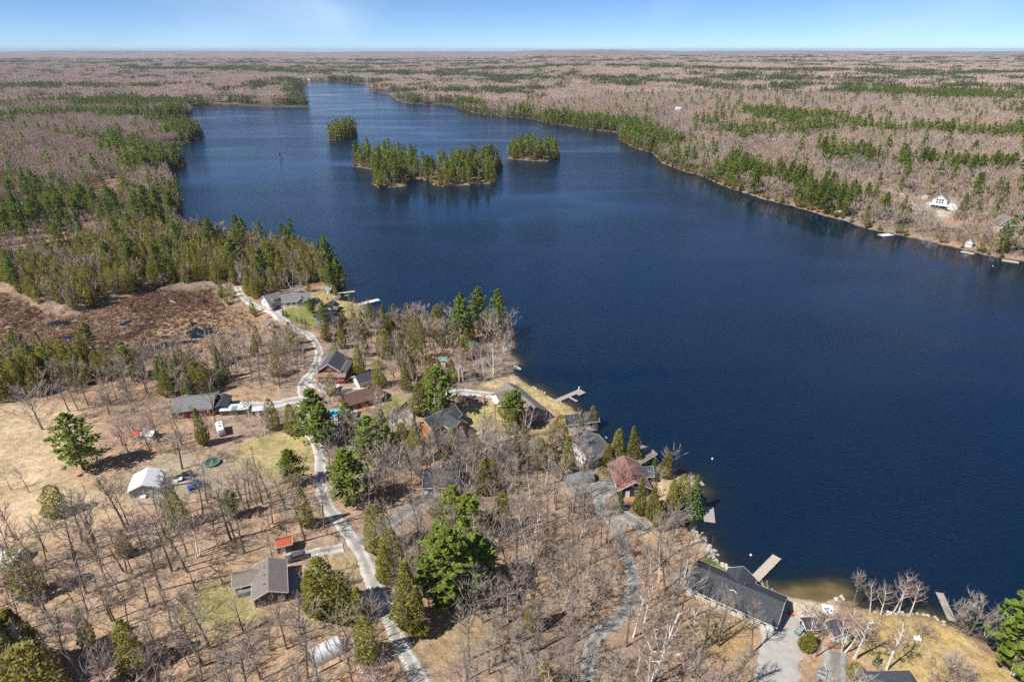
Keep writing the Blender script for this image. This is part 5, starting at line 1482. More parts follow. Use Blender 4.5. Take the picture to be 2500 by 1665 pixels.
def split(T, mats, name):
    """trunk mesh and crown mesh of a template"""
    out = []
    for k, nm in ((0, 'trunk'), (1, 'crown')):
        fs = [f for f, m_ in zip(T.f, T.m) if m_ == k]
        us = sorted({i for f in fs for i in f}); rm = {j: i for i, j in enumerate(us)}
        me = bpy.data.meshes.new(name + '_' + nm)
        me.from_pydata([tuple(T.v[i]) for i in us], [], [[rm[i] for i in f] for f in fs]); me.materials.append(mats[k]); me.update()
        out.append(me)
    return out
KIND = {}
bk, tg_ = M['bark'], M['twig']
KIND['bare'] = (16, [split(bare_tree(100 + i, 16, fork=(.46, .38, .52, .34, .48, .42)[i % 6], limbs=(10, 8, 12, 9, 11, 7, 10, 13)[i], br=6, tw=8, spread=(.5, .68, .55, .8, .6, .72, .9, .45)[i], tww=.042, twl=1.35), (bk, tg_), 'bare') for i in range(8)])
KIND['spread'] = (10, [split(bare_tree(150 + i, 10, fork=.16, limbs=16, br=8, tw=11, spread=.95, tww=.036, twl=1.1), (bk, M['twig']), 'spread') for i in range(3)])
KIND['birch'] = (14, [split(bare_tree(200 + i, 14, stems=(1, 2, 3)[i % 3], fork=.36, limbs=12, br=6, tw=11, spread=.55, tww=.036, twl=1.15), (M['birch'], M['twig_red']), 'birch') for i in range(5)])
KIND['pine'] = (20, [split(pine(300 + i, 20, whorls=(15, 12, 17, 13, 16, 11, 14)[i], per=(6, 5, 6, 5, 7, 6, 5)[i]), (M['bark_p'], M['pine']), 'pine') for i in range(7)])
KIND['cedar'] = (12, [split(cedar(400 + i, 12, 1700, .62, (1.25, 1.4, 1.1, 1.5, 1.2)[i], (.58, .48, .72, .42, .64)[i]), (M['bark_p'], M['cedar']), 'cedar') for i in range(5)])
KIND['spruce'] = (14, [split(spruce(500 + i, 14), (M['bark_p'], M['spruce']), 'spruce') for i in range(3)])
KIND['bush'] = (3, [split(bare_tree(600 + i, 3, stems=3, fork=.12, limbs=8, br=4, tw=8, spread=1.0, tww=.035, twl=.6), (bk, M['twig']), 'bush') for i in range(3)])

def lib(name, builders):
    c = bpy.data.collections.new(name)
    for i, (T, mats) in enumerate(builders):
        me = T.mesh(f'{name}_{i:02d}', list(mats)); o = bpy.data.objects.new(f'{name}_{i:02d}', me); c.objects.link(o)
    return c
NB = 5
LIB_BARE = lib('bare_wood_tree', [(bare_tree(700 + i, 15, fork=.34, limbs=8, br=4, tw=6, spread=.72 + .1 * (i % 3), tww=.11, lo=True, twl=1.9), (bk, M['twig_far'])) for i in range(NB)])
LIB_CON = lib('evergreen_wood_tree', [(pine(720 + i, 19, 10, 5, 6, 1.9, False), (M['bark_p'], M['pine'])) for i in range(3)] + [(cedar(730 + i, 13, 260, 1.35, 1.2, .6), (M['bark_p'], M['cedar'])) for i in range(2)] + [(spruce(740, 14, 12, 6, 2, 1.7), (M['bark_p'], M['spruce']))])
def clump(seed, con_):
    random.seed(seed); G = TB()
    for i in range(26):
        x, y = random.uniform(-19, 19), random.uniform(-19, 19)
        if con_:
            T = pine(seed * 31 + i, random.uniform(13, 21), 5, 4, 2, 3.4, False)
        else:
            h = random.uniform(11, 16); T = TB(); random.seed(seed * 77 + i)
            for k in range(46):
                a_ = Vector((random.gauss(0, 1.7), random.gauss(0, 1.7), h * random.uniform(.3, .85)))
                T.twig(a_, a_ + Vector((a_.x * .5 + random.gauss(0, .8), a_.y * .5 + random.gauss(0, .8), random.uniform(1.2, 3.2))), .42)
        n = len(G.v); G.v.extend([(v[0] + x, v[1] + y, v[2]) for v in T.v]); G.f.extend([[j + n for j in f] for f in T.f]); G.m.extend(T.m)
    return G
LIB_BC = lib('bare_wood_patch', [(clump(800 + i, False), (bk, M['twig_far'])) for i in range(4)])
LIB_CC = lib('evergreen_wood_patch', [(clump(820 + i, True), (M['bark_p'], M['far_con'])) for i in range(3)])
LIB_BUSH = lib('brush', [(bare_tree(840 + i, 2.6, stems=3, fork=.1, limbs=7, br=3, tw=6, spread=1.1, tww=.05, lo=True, twl=.6), (bk, M['twig'])) for i in range(3)])
random.seed(5)

def tuft(seed):
    random.seed(seed); T = TB()
    for i in range(26):
        a_ = random.uniform(0, 6.28); r_ = random.uniform(0, .45)
        b0 = Vector((math.cos(a_) * r_, math.sin(a_) * r_, 0))
        T.twig(b0, b0 + Vector((math.cos(a_) * random.uniform(.1, .6), math.sin(a_) * random.uniform(.1, .6), random.uniform(.3, .75))), .16)
    return T
M['dry_grass'] = mat('dry_marsh_grass', (.50, .36, .23), .9, .2, .5, objvar=.35)
M['dark_grass'] = mat('dark_marsh_grass', (.20, .115, .075), .9, .2, .5, objvar=.35)
LIB_TUFT = lib('marsh_tuft', [(tuft(860 + i), (bk, M['dry_grass'] if i < 2 else M['dark_grass'])) for i in range(4)])
def scatter_obj(name, pts, rz, sc, idx, coll, label, cat):
    me = bpy.data.meshes.new(name)
    me.vertices.add(len(pts)); me.vertices.foreach_set('co', np.asarray(pts, np.float32).ravel())
    a = me.attributes.new('turn', 'FLOAT_VECTOR', 'POINT'); r = np.zeros((len(pts), 3), np.float32); r[:, 2] = rz; a.data.foreach_set('vector', r.ravel())
    a = me.attributes.new('size', 'FLOAT_VECTOR', 'POINT'); a.data.foreach_set('vector', np.asarray(sc, np.float32).ravel())
    a = me.attributes.new('pick', 'INT', 'POINT'); a.data.foreach_set('value', np.asarray(idx, np.int32))
    o = put(bpy.data.objects.new(name, me))
    g = bpy.data.node_groups.new(name, 'GeometryNodeTree')
    g.interface.new_socket('Geometry', in_out='INPUT', socket_type='NodeSocketGeometry'); g.interface.new_socket('Geometry', in_out='OUTPUT', socket_type='NodeSocketGeometry')
    N = g.nodes; i_ = N.new('NodeGroupInput'); o_ = N.new('NodeGroupOutput'); ip = N.new('GeometryNodeInstanceOnPoints'); ci = N.new('GeometryNodeCollectionInfo')
    ci.inputs[0].default_value = coll; ci.inputs['Separate Children'].default_value = True; ci.inputs['Reset Children'].default_value = True
    def na(nm, ty):
        n = N.new('GeometryNodeInputNamedAttribute'); n.data_type = ty; n.inputs[0].default_value = nm; return n.outputs[0]
    g.links.new(i_.outputs[0], ip.inputs['Points']); g.links.new(ci.outputs[0], ip.inputs['Instance']); ip.inputs['Pick Instance'].default_value = True
    g.links.new(na('pick', 'INT'), ip.inputs['Instance Index']); g.links.new(na('turn', 'FLOAT_VECTOR'), ip.inputs['Rotation']); g.links.new(na('size', 'FLOAT_VECTOR'), ip.inputs['Scale'])
    g.links.new(ip.outputs[0], o_.inputs[0])
    md = o.modifiers.new('scatter', 'NODES'); md.node_group = g
    return tag(o, label, cat, kind='stuff')

# ------------------------------------------------------------------ where the trees stand
for px, py, r_ in ((2458, 572, 8), (2450, 585, 7), (2295, 528, 9), (2300, 545, 7), (2318, 575, 7), (1968, 480, 6), (2155, 545, 6), (822, 1030, 4), (1440, 1150, 5), (540, 1075, 4), (447, 1190, 5), (480, 1200, 4), (350, 1228, 5)):
    q_ = P(px, py); KEEP.append((q_[0], q_[1], r_))
KP = np.array(KEEP)
ZNO = [z for z in ZW]
def free(x, y, sd, lawn=True, pad=1.2):
    ok = sd > .9
    for c, wd in ROADW.values():
        near = (x > c[:, 0].min() - 9) & (x < c[:, 0].max() + 9) & (y > c[:, 1].min() - 9) & (y < c[:, 1].max() + 9)
        if near.any():
            d = segdist(x[near], y[near], c[::3], False); k = ok[near]; k &= d > wd / 2 + pad; ok[near] = k
    for kx, ky, kr in KP: ok &= (x - kx) ** 2 + (y - ky) ** 2 > kr * kr
    if lawn:
        for p, c, f in ZNO: ok &= ~inside(x, y, p)
        ok &= ~inside(x, y, MARSH) & ~inside(x, y, MARSH2)
    return ok
TREES = []   # x, y, kind, height, label, group, width factor, forced
def one(px, ytop, ybase, kind, label=None, group=None, fat=1.0, hmax=32):
    b = P(px, ybase)
    Y = -(ytop - 832.5) / FPX
    dz = b[1] * (Y * CP - SP) / (CP + Y * SP)
    h = min(max(CAMH + dz - b[2], 2.0), hmax)
    TREES.append((b[0], b[1], kind, h, label, group, fat, True))
def jit(poly, s):
    lo, hi = poly.min(0), poly.max(0)
    X, Y = np.meshgrid(np.arange(lo[0], hi[0] + s, s), np.arange(lo[1], hi[1] + s, s))
    x = X.ravel() + rng.uniform(-.46, .46, X.size) * s; y = Y.ravel() + rng.uniform(-.46, .46, X.size) * s
    k = inside(x, y, poly); return x[k], y[k]
def zone(pxpoly, s, mix, hts, label, group, lawn=True, pad=1.2, raw=None):
    poly = raw if raw is not None else poly_w(pxpoly)
    x, y = jit(poly, s); sd = shore(x, y); k = free(x, y, sd, lawn, pad); x, y = x[k], y[k]
    ks = list(mix); pr = np.array([mix[q] for q in ks], float); pr /= pr.sum()
    pick = rng.choice(len(ks), len(x), p=pr)
    for i in range(len(x)):
        kd = ks[pick[i]]
        if kd == 'none': continue
        h = rng.uniform(*hts[kd])
        noun = {'bare': 'bare grey-brown tree', 'spread': 'round spreading bare tree', 'birch': 'white-trunked birch', 'pine': 'bright green pine', 'cedar': 'olive green cedar', 'spruce': 'dark pointed spruce'}[kd]
        TREES.append((x[i], y[i], kd, h, noun + ' ' + label, {'bare': 'bare trees', 'spread': 'bare trees', 'birch': 'birches', 'pine': 'pines', 'cedar': 'cedars', 'spruce': 'spruces'}[kd] + ' ' + group, rng.uniform(.85, 1.2), False))
HT = {'bare': (12, 18), 'spread': (7, 11), 'birch': (10, 15), 'pine': (15, 23), 'cedar': (9, 14), 'spruce': (9, 15)}
# single trees that stand out
for a_ in [
 (205, 1005, 1146, 'pine', 'large dark-bottomed green pine beside the straw field', None, 1.45), (717, 1098, 1186, 'pine', 'bright pine at the lower edge of the round lawn', None, 1.45), (568, 1196, 1262, 'pine', 'small bright pine in the bare wood left of the road', None, 1.3),
 (775, 950, 1072, 'pine', 'tall pine leaning over the road below the white car', None, 1.6), (798, 985, 1090, 'pine', 'pine left of the blue pool beside the road', None, 1.5), (852, 982, 1072, 'pine', 'pine between the pool and the brown-roofed bungalow', None, 1.35), (905, 1018, 1135, 'pine', 'bright pine above the bare hollow right of the road', None, 1.6), (850, 1100, 1235, 'pine', 'bright pine beside the road shadow', None, 1.5),
 (1066, 893, 1012, 'pine', 'broad bright pine at the bend of the dirt drive', None, 1.65), (1025, 935, 1012, 'cedar', 'rounded olive cedar leaning on the broad bright pine', None, 1.7), (1256, 950, 1046, 'pine', 'tall pine beside the taupe-roofed lake house', None, 1.5), (1133, 715, 838, 'pine', 'tallest pine on the point above the water', None, 1.0, 36), (1100, 1186, 1292, 'pine', 'bright pine in front of the black-roofed white house', None, 1.45), (1142, 1204, 1312, 'pine', 'bright pine just right of the white house with black roof', None, 1.45),
 (1082, 1290, 1480, 'pine', 'largest bright pine between the two roads', None, 1.55), (1165, 1310, 1440, 'pine', 'dark-sided pine right of the largest bright pine', None, 1.5), (2482, 1462, 1650, 'pine', 'broad yellow-green pine at the right edge', None, 1.6), (806, 636, 706, 'pine', 'left of the two shore pines by the short tan pier', None, 1.1), (830, 628, 704, 'pine', 'right of the two shore pines by the short tan pier', None, 1.1), (718, 533, 606, 'pine', 'tall lone pine topping the cedar wood', None, .8), (643, 540, 612, 'pine', 'pine standing above the cedar wood at the water', None, .9),
 (669, 974, 1048, 'cedar', 'dark cedar at the top of the round lawn', None, 1.2), (716, 986, 1062, 'cedar', 'olive cedar beside the road above the round lawn', None, 1.15), (500, 992, 1086, 'cedar', 'tall cedar between the barn and the trailer', None, 1.1), (1022, 768, 885, 'cedar', 'tallest cedar behind the point cottages', None, 1.0), (980, 812, 895, 'cedar', 'cedar right of the slate-roofed cottage', None, 1.1), (925, 878, 945, 'cedar', 'round cedar beside the cream garage', None, 1.25), (880, 840, 915, 'cedar', 'tall cedar right of the tall red house', None, 1.2), (808, 912, 965, 'cedar', 'cedar in front of the tall red house', None, 1.2),
 (1362, 1012, 1098, 'cedar', 'full cedar beside the white boathouse', None, 1.35), (1384, 1062, 1162, 'cedar', 'cedar with bare lower trunk by the board rack', None, 1.15), (1506, 1048, 1126, 'cedar', 'left of the two yellow-green cedars right of the white house', None, 1.45), (1546, 1038, 1132, 'cedar', 'right of the two yellow-green cedars right of the white house', None, 1.2), (1480, 1085, 1135, 'cedar', 'low cedar against the white house wall', None, 1.4), (1622, 1104, 1166, 'cedar', 'golden cedar behind the open boathouse', None, 1.4), (1594, 1113, 1158, 'spruce', 'small dark green spruce behind the open boathouse', None, 1.4), (1420, 998, 1064, 'spruce', 'dark spruce hiding the white boathouse', None, 1.3), (1446, 990, 1045, 'cedar', 'feathery tree at the end of the white boathouse', None, 1.1),
 (1512, 1195, 1246, 'spruce', 'round dark spruce at the corner of the red-roofed cottage', None, 1.5), (1560, 1168, 1255, 'cedar', 'cedar in front of the red-roofed cottage', None, 1.15), (1588, 1190, 1268, 'cedar', 'second cedar in front of the orange deck', None, 1.2), (1606, 1230, 1290, 'cedar', 'low cedar above the tarp boat shelter', None, 1.2), (1690, 1158, 1252, 'spruce', 'tall blue-green spruce at the lake behind the straw lawn', None, 1.5), (1665, 1158, 1240, 'cedar', 'cedar left of the blue-green lake spruce', None, 1.2), (1640, 1170, 1250, 'cedar', 'yellowish cedar at the edge of the straw lawn', None, 1.3), (1705, 1195, 1256, 'spruce', 'lower blue-green spruce beside the square dock', None, 1.4),
 (800, 1358, 1500, 'cedar', 'tall dark cedar in the clump left of the main road', None, 1.3), (770, 1385, 1500, 'cedar', 'left cedar in the clump beside the brown house', None, 1.3), (840, 1400, 1510, 'cedar', 'right cedar in the clump by the main road', None, 1.3), (875, 1430, 1515, 'cedar', 'small bright cedar at the roadside clump', None, 1.5), (330, 1520, 1640, 'cedar', 'lone pointed cedar in the lower left wood', None, 1.3), (30, 1500, 1700, 'cedar', 'large cedar filling the lower left corner', None, 1.5), (80, 1490, 1660, 'cedar', 'second large cedar at the lower left corner', None, 1.5), (125, 1570, 1760, 'cedar', 'cedar at the bottom edge near the left corner', None, 1.4), (220, 1490, 1580, 'cedar', 'thin pale cedar left of the lone pointed one', None, 1.0),
 (925, 1235, 1345, 'cedar', 'tall cedar right of the main road opposite the short drive', None, 1.2), (960, 1290, 1395, 'cedar', 'cedar below the middle drive', None, 1.2), (1000, 1372, 1530, 'cedar', 'tall thin-topped cedar at the shaded road', None, 1.2), (1020, 1430, 1548, 'cedar', 'full round cedar above the brown clearing', None, 1.2), (940, 1330, 1420, 'cedar', 'cedar on the bank right of the main road', None, 1.2), (140, 1185, 1258, 'cedar', 'olive cedar pair in the straw field edge', None, 1.6), (1180, 1120, 1205, 'cedar', 'yellowish cedar behind the bright pines', None, 1.4), (1160, 1060, 1140, 'cedar', 'cedar left of the round bare tree', None, 1.2), (1260, 1060, 1130, 'cedar', 'broad cedar below the taupe lake house', None, 1.5), (1215, 1050, 1110, 'cedar', 'olive cedar below the lawn pole', None, 1.4),
 (1013, 1000, 1060, 'spruce', 'slim spruce left of the orange wall', None, .9), (1061, 1024, 1092, 'spruce', 'slim spruce in front of the charcoal roof', None, 1.0), (893, 745, 772, 'spruce', 'small dark spruce beside the wide white pier', None, 1.3), (692, 752, 772, 'spruce', 'left bushy spruce by the black car', None, 1.6), (700, 756, 774, 'spruce', 'right bushy spruce by the black car', None, 1.5), (725, 770, 786, 'spruce', 'first of three small spruces on the green lawn', None, 1.2), (737, 772, 791, 'spruce', 'second of three small spruces on the green lawn', None, 1.3), (747, 776, 795, 'spruce', 'third of three small spruces on the green lawn', None, 1.2), (762, 728, 765, 'pine', 'young pine right of the stepped grey house', None, 1.3),
 (684, 372, 385, 'pine', 'single pine on the tiny rock islet', None, 1.0), (1185, 362, 398, 'pine', 'pine on the small tip of the double island', None, .9),
 (820, 830, 890, 'cedar', 'dark cedar behind the tall red house', None, 1.1), (940, 770, 830, 'pine', 'pine on the near bank above the slate-roofed cottage', None, 1.2), (958, 742, 815, 'spruce', 'pointed spruce at the water above the cottages', None, 1.0), (1080, 775, 845, 'cedar', 'wide cedar left of the tallest pine', None, 1.5), (1108, 790, 848, 'cedar', 'cedar under the tallest pine', None, 1.4), (1150, 790, 845, 'cedar', 'dark cedar right of the tallest pine', None, 1.2),
 (2082, 1618, 1652, 'cedar', 'small round cedar by the worn drive', None, 1.6), (2138, 1595, 1622, 'spruce', 'small dark spruce on the golden lawn', None, 1.6), (1965, 1540, 1585, 'cedar', 'yellow-green bush by the turquoise boat', None, 1.6),
 (1413, 1048, 1122, 'spread', 'upper round bare tree in front of the white house', None, 1.1), (1422, 1082, 1175, 'spread', 'lower round bare tree in front of the white house', None, 1.15), (1505, 1112, 1205, 'spread', 'bare tree beside the red roof', None, 1.0), (1300, 1068, 1130, 'birch', 'pale round-headed tree on the straw patch', None, 1.1), (1255, 1030, 1100, 'spread', 'pale spreading tree below the tall pine', None, 1.2), (1200, 1060, 1170, 'spread', 'broad pale tree above the middle wood', None, 1.4), (1655, 1250, 1290, 'spread', 'bare tree at the tarp boat shelter', None, 1.2), (1625, 1310, 1440, 'bare', 'large bare maple left of the black-shingled house', None, 1.3),
 (2360, 1455, 1552, 'spread', 'round bare tree at the shore beyond the golden lawn', None, 1.3), (2330, 1470, 1522, 'spread', 'low bare tree beside the narrow pier', None, 1.0), (2245, 1515, 1560, 'spread', 'small bare tree beside the white chairs', None, 1.2), (2300, 1590, 1670, 'spread', 'bare bushy tree at the bottom of the golden lawn', None, 1.3), (2330, 1600, 1675, 'spread', 'second bare bushy tree at the bottom of the golden lawn', None, 1.1),
 (2222, 1412, 1498, 'birch', 'rightmost of the row of white birches at the shore', None, 1.0), (2195, 1400, 1496, 'birch', 'second birch from the right in the shore row', None, 1.0), (2180, 1402, 1494, 'birch', 'middle birch of the shore row', None, 1.0), (2150, 1415, 1500, 'birch', 'fourth birch from the right in the shore row', None, 1.1), (2125, 1420, 1497, 'birch', 'leftmost birch of the shore row', None, 1.0), (2086, 1465, 1606, 'birch', 'large white birch left of the small round cedar', None, 1.3), (2163, 1515, 1636, 'birch', 'white birch with spreading limbs on the lawn edge', None, 1.3), (2058, 1490, 1590, 'birch', 'grey-white tree in front of the slate-roofed shed', None, 1.1), (2405, 1500, 1555, 'birch', 'thin leaning birch at the shore left of the edge pine', None, .8), (2470, 1590, 1650, 'birch', 'white forked birch below the edge pine', None, .9), (1975, 1480, 1560, 'birch', 'birch between the brush pile and the dark shed', None, 1.0),
 (968, 800, 862, 'birch', 'white birch beside the slate-roofed cottage', None, 1.0), (712, 640, 705, 'birch', 'birch behind the grey houses left', None, 1.0), (745, 652, 712, 'birch', 'leaning birch behind the grey houses right', None, 1.0), (690, 790, 835, 'birch', 'twin white birch below the tiny tan-roofed shed', None, .9), (936, 940, 1030, 'birch', 'white birch in front of the brown bungalow', None, 1.2), (1093, 1040, 1130, 'birch', 'slender white birch in front of the charcoal annex', None, 1.0), (1018, 1040, 1110, 'birch', 'white birch below the slim spruce', None, .9), (1035, 1055, 1115, 'birch', 'short white birch under the orange wall', None, .9), (1120, 845, 935, 'birch', 'tall white birch left of the small white shed', None, 1.2), (1130, 840, 930, 'birch', 'second tall birch left of the small white shed', None, 1.0), (1185, 835, 930, 'birch', 'birch right of the small white shed', None, 1.0), (1205, 825, 915, 'birch', 'birch on the grassy point', None, 1.1), (1225, 808, 880, 'birch', 'birch leaning over the water at the point', None, 1.1), (1165, 830, 900, 'birch', 'birch behind the small white shed', None, 1.1), (1245, 800, 866, 'birch', 'outermost birch of the point', None, 1.0),
 (1545, 1420, 1555, 'birch', 'white birch right of the lake lane', None, 1.0), (1585, 1480, 1665, 'birch', 'forked white birch at the bottom of the lane', None, 1.1), (1612, 1490, 1590, 'birch', 'leaning white birch left of the black-shingled house', None, 1.0), (1695, 1480, 1590, 'birch', 'many-stemmed white birch below the cream wall', None, 1.2), (1010, 1165, 1235, 'birch', 'birch beside the middle drive', None, 1.0), (1395, 1290, 1320, 'birch', 'birch in the wood left of the lake lane', None, 1.0),
 (105, 930, 1048, 'spread', 'wide bare tree at the top of the straw field', None, 1.3), (170, 920, 1005, 'bare', 'bare tree leaning beside the cedar line', None, 1.2), (445, 1040, 1145, 'bare', 'big bare tree above the cars', None, 1.4), (28, 1130, 1196, 'bare', 'leftmost bare sapling in the straw field', None, .9), (72, 1130, 1202, 'bare', 'second bare sapling in the straw field', None, .9), (525, 920, 1032, 'bare', 'tall bare tree at the barn end', None, 1.0), (612, 960, 1042, 'birch', 'thin pale tree between barn sheds and lawn', None, .8), (645, 990, 1058, 'birch', 'white-limbed tree by the small red shed', None, .9), (745, 1195, 1320, 'bare', 'tall forked bare tree beside the road bend', None, 1.3),
]:
    one(*a_[:4], label=a_[4], group=a_[5], fat=a_[6], hmax=a_[7] if len(a_) > 7 else 30)

zone([(0, 688), (90, 742), (190, 762), (300, 722), (400, 698), (560, 692), (590, 722), (640, 735), (700, 702), (790, 692), (836, 690), (802, 645), (700, 617), (560, 598), (440, 572), (330, 566), (200, 606), (80, 640), (-90, 665)], 4.3, {'cedar': .74, 'spruce': .09, 'pine': .03, 'birch': .06, 'bare': .08}, HT, 'in the dense wood between marsh and lake', 'of the wood beside the marsh')
zone([(-120, 900), (-40, 885), (100, 878), (250, 893), (272, 925), (150, 958), (60, 982), (-120, 1010)], 4.3, {'cedar': .66, 'spruce': .16, 'bare': .12, 'none': .06}, {**HT, 'cedar': (11, 16), 'spruce': (11, 16)}, 'in the dark line along the lower marsh edge', 'along the lower marsh edge')
zone([(375, 930), (480, 905), (560, 935), (545, 962), (420, 978)], 4.4, {'cedar': .6, 'spruce': .2, 'bare': .2}, HT, 'in the clump above the barn', 'above the barn')
zone([(300, 880), (470, 890), (620, 842), (735, 838), (765, 900), (735, 952), (640, 962), (500, 945), (300, 930)], 6.0, {'bare': .55, 'cedar': .2, 'birch': .08, 'spread': .05, 'none': .1}, HT, 'between the marsh and the barn drive', 'between marsh and barn drive')
zone([(110, 975), (330, 925), (425, 960), (425, 1005), (330, 1040), (200, 1040)], 8.5, {'bare': .8, 'spread': .15, 'cedar': .05}, HT, 'scattered over the leafy slope above the dark pine', 'on the slope above the pine')
zone([(250, 1050), (430, 1030), (560, 1075), (560, 1130), (400, 1135), (260, 1130)], 8.5, {'bare': .75, 'spread': .15, 'cedar': .1}, HT, 'near the trailer and the half-red shed', 'near the trailer')
zone([(-120, 1340), (120, 1285), (300, 1262), (420, 1218), (600, 1212), (720, 1200), (790, 1262), (795, 1300), (640, 1332), (560, 1380), (590, 1490), (720, 1530), (860, 1510), (940, 1560), (1010, 1720), (1010, 1960), (-120, 1960)], 6.1, {'bare': .93, 'spread': .03, 'birch': .02, 'cedar': .02}, {**HT, 'bare': (10, 20)}, 'in the leaf-strewn wood left of the main road', 'in the wood left of the main road')
zone([(880, 1225), (960, 1160), (1150, 1135), (1330, 1135), (1400, 1200), (1470, 1290), (1500, 1360), (1520, 1430), (1490, 1520), (1430, 1590), (1400, 1760), (1380, 1950), (1080, 1950), (1045, 1640), (930, 1440), (900, 1340)], 5.3, {'bare': .55, 'spread': .30, 'birch': .06, 'cedar': .05, 'none': .03}, {**HT, 'spread': (9, 14)}, 'in the wood between the two roads', 'between the two roads', lawn=True, pad=.3)
zone([(1560, 1330), (1640, 1312), (1705, 1400), (1690, 1470), (1860, 1560), (1850, 1700), (1880, 1950), (1470, 1950), (1480, 1640), (1545, 1520), (1575, 1440)], 6.0, {'bare': .7, 'birch': .12, 'spread': .15, 'cedar': .03}, HT, 'right of the lake lane', 'right of the lake lane', lawn=False, pad=.3)
zone([(790, 1065), (960, 1060), (1010, 1110), (960, 1180), (860, 1235), (805, 1190), (800, 1100)], 5.5, {'bare': .6, 'pine': .1, 'birch': .12, 'cedar': .1, 'spread': .08}, HT, 'in the hollow right of the main road', 'in the hollow right of the road')
zone([(1000, 1095), (1130, 1105), (1180, 1070), (1260, 1050), (1340, 1090), (1370, 1140), (1150, 1160), (1010, 1150)], 5.2, {'bare': .35, 'cedar': .32, 'birch': .08, 'spread': .25}, HT, 'below the orange-walled house', 'below the orange house')
zone([(740, 830), (850, 800), (930, 795), (1020, 800), (1130, 812), (1240, 825), (1240, 868), (1130, 885), (960, 862), (930, 900), (860, 850), (780, 860)], 5.4, {'bare': .38, 'cedar': .3, 'birch': .16, 'pine': .04, 'spread': .06, 'none': .06}, HT, 'around the cottages on the point', 'around the point cottages')
zone([(960, 880), (1060, 905), (1130, 880), (1120, 930), (1000, 960), (960, 930)], 6, {'cedar': .3, 'bare': .45, 'birch': .15, 'none': .1}, HT, 'above the dirt drive', 'above the dirt drive')
zone([(540, 700), (600, 735), (640, 745), (640, 785), (590, 770), (540, 740)], 5, {'cedar': .6, 'bare': .4}, {**HT, 'cedar': (5, 9), 'bare': (4, 8)}, 'between the marsh and the road', 'between marsh and road')
zone([(900, 1040), (1000, 1030), (1010, 1060), (930, 1075)], 7, {'bare': .6, 'birch': .4}, HT, 'beside the dirt drive below the bungalow', 'beside the dirt drive')
zone([(1285, 1150), (1380, 1170), (1480, 1300), (1430, 1290), (1330, 1190)], 5.5, {'bare': .6, 'spread': .3, 'birch': .1}, {**HT, 'bare': (9, 14)}, 'left of the red-roofed cottage lane', 'left of the cottage lane')
zone([(1990, 1560), (2060, 1560), (2060, 1650), (1990, 1640)], 7, {'bare': .6, 'birch': .4}, {**HT, 'bare': (6, 10)}, 'around the slate-roofed shed', 'around the slate-roofed shed')
# islands
for I, nm, sp in ((ISLES[0], 'round far island', 5.2), (ISLES[1], 'large double island', 6.6), (ISLES[2], 'right-hand island', 5.6)):
    zone(None, sp, {'pine': .38, 'cedar': .48, 'bare': .10, 'birch': .04}, {**HT, 'pine': (15, 25), 'cedar': (9, 15)}, 'on the ' + nm, 'on the ' + nm, lawn=False, raw=I)

# far woods: evergreens along the shore and in bands, bare hardwoods elsewhere
NEARP = poly_w([(-400, 1950), (-400, 600), (-90, 660), (80, 636), (330, 560), (445, 566), (560, 594), (840, 650), (850, 700), (930, 776), (1260, 850), (1450, 1050), (1700, 1150), (1730, 1250), (2100, 1480), (2350, 1530), (2650, 1700), (2650, 1950)])
s = 5.6
yy = np.arange(70, 1500, s); xx = np.arange(-1420, 1420, s)
X, Y = np.meshgrid(xx, yy); X = X.ravel() + rng.uniform(-.5, .5, X.size) * s; Y = Y.ravel() + rng.uniform(-.5, .5, Y.size) * s
k = (np.abs(X) < .86 * Y + 70); X, Y = X[k], Y[k]
SD = shore(X, Y); k = SD > 1.2; X, Y, SD = X[k], Y[k], SD[k]
inn = inside(X, Y, NEARP)
isl = np.zeros(len(X), bool)
for I in ISLES: isl |= sdpoly(X, Y, I) < 3
k = ~isl & free(X, Y, SD, True, .8) & (~inn | (rng.random(len(X)) < .30)); X, Y, SD, inn = X[k], Y[k], SD[k], inn[k]
CN = con(X, Y, SD)
scrub = inside(X, Y, poly_w([(-200, 640), (-200, 520), (200, 510), (340, 540), (330, 562), (200, 600), (80, 634)]))
CN = np.where(scrub, .18, CN)
leftw = inside(X, Y, poly_w([(-200, 530), (-200, 440), (210, 430), (430, 440), (445, 560), (340, 540)]))
CN = np.where(leftw, np.clip(sstep(fbm(X / 55., Y / 55., 91, 2), .48, .64), .10, .75), CN)
hs = inside(X, Y, poly_w([(2060, 545), (2120, 480), (2300, 430), (2560, 460), (2560, 650)]))
CN = np.where(hs, np.where(SD < 26, .8 * sstep(vnoise(X / 22., Y / 22., 93), .40, .58), .07), CN)
CN = np.where(inn, .035, CN)
isc = rng.random(len(X)) < CN
shorep = (SD < 45)
for i in np.where(isc)[0]:
    r_ = rng.random(); kd = 'cedar' if (leftw[i] or inn[i]) and r_ < .75 else ('cedar' if shorep[i] and SD[i] < 9 and r_ < .6 else ('spruce' if r_ > .93 else 'pine'))
    if X[i] > 100: lab, gp = 'on the right-hand shore and hillside', 'on the right shore'
    elif leftw[i] or Y[i] < 700: lab, gp = 'on the left shore beyond the marsh', 'on the left shore'
    else: lab, gp = 'around the upper end of the lake', 'around the upper lake'
    h = rng.uniform(*{'pine': (14, 23), 'cedar': (7, 12), 'spruce': (10, 16)}[kd])
    TREES.append((X[i], Y[i], kd, h, {'pine': 'green pine', 'cedar': 'olive cedar', 'spruce': 'pointed spruce'}[kd] + ' ' + lab, {'pine': 'pines', 'cedar': 'cedars', 'spruce': 'spruces'}[kd] + ' ' + gp, rng.uniform(.85, 1.2), False))
far_bare = ~isc
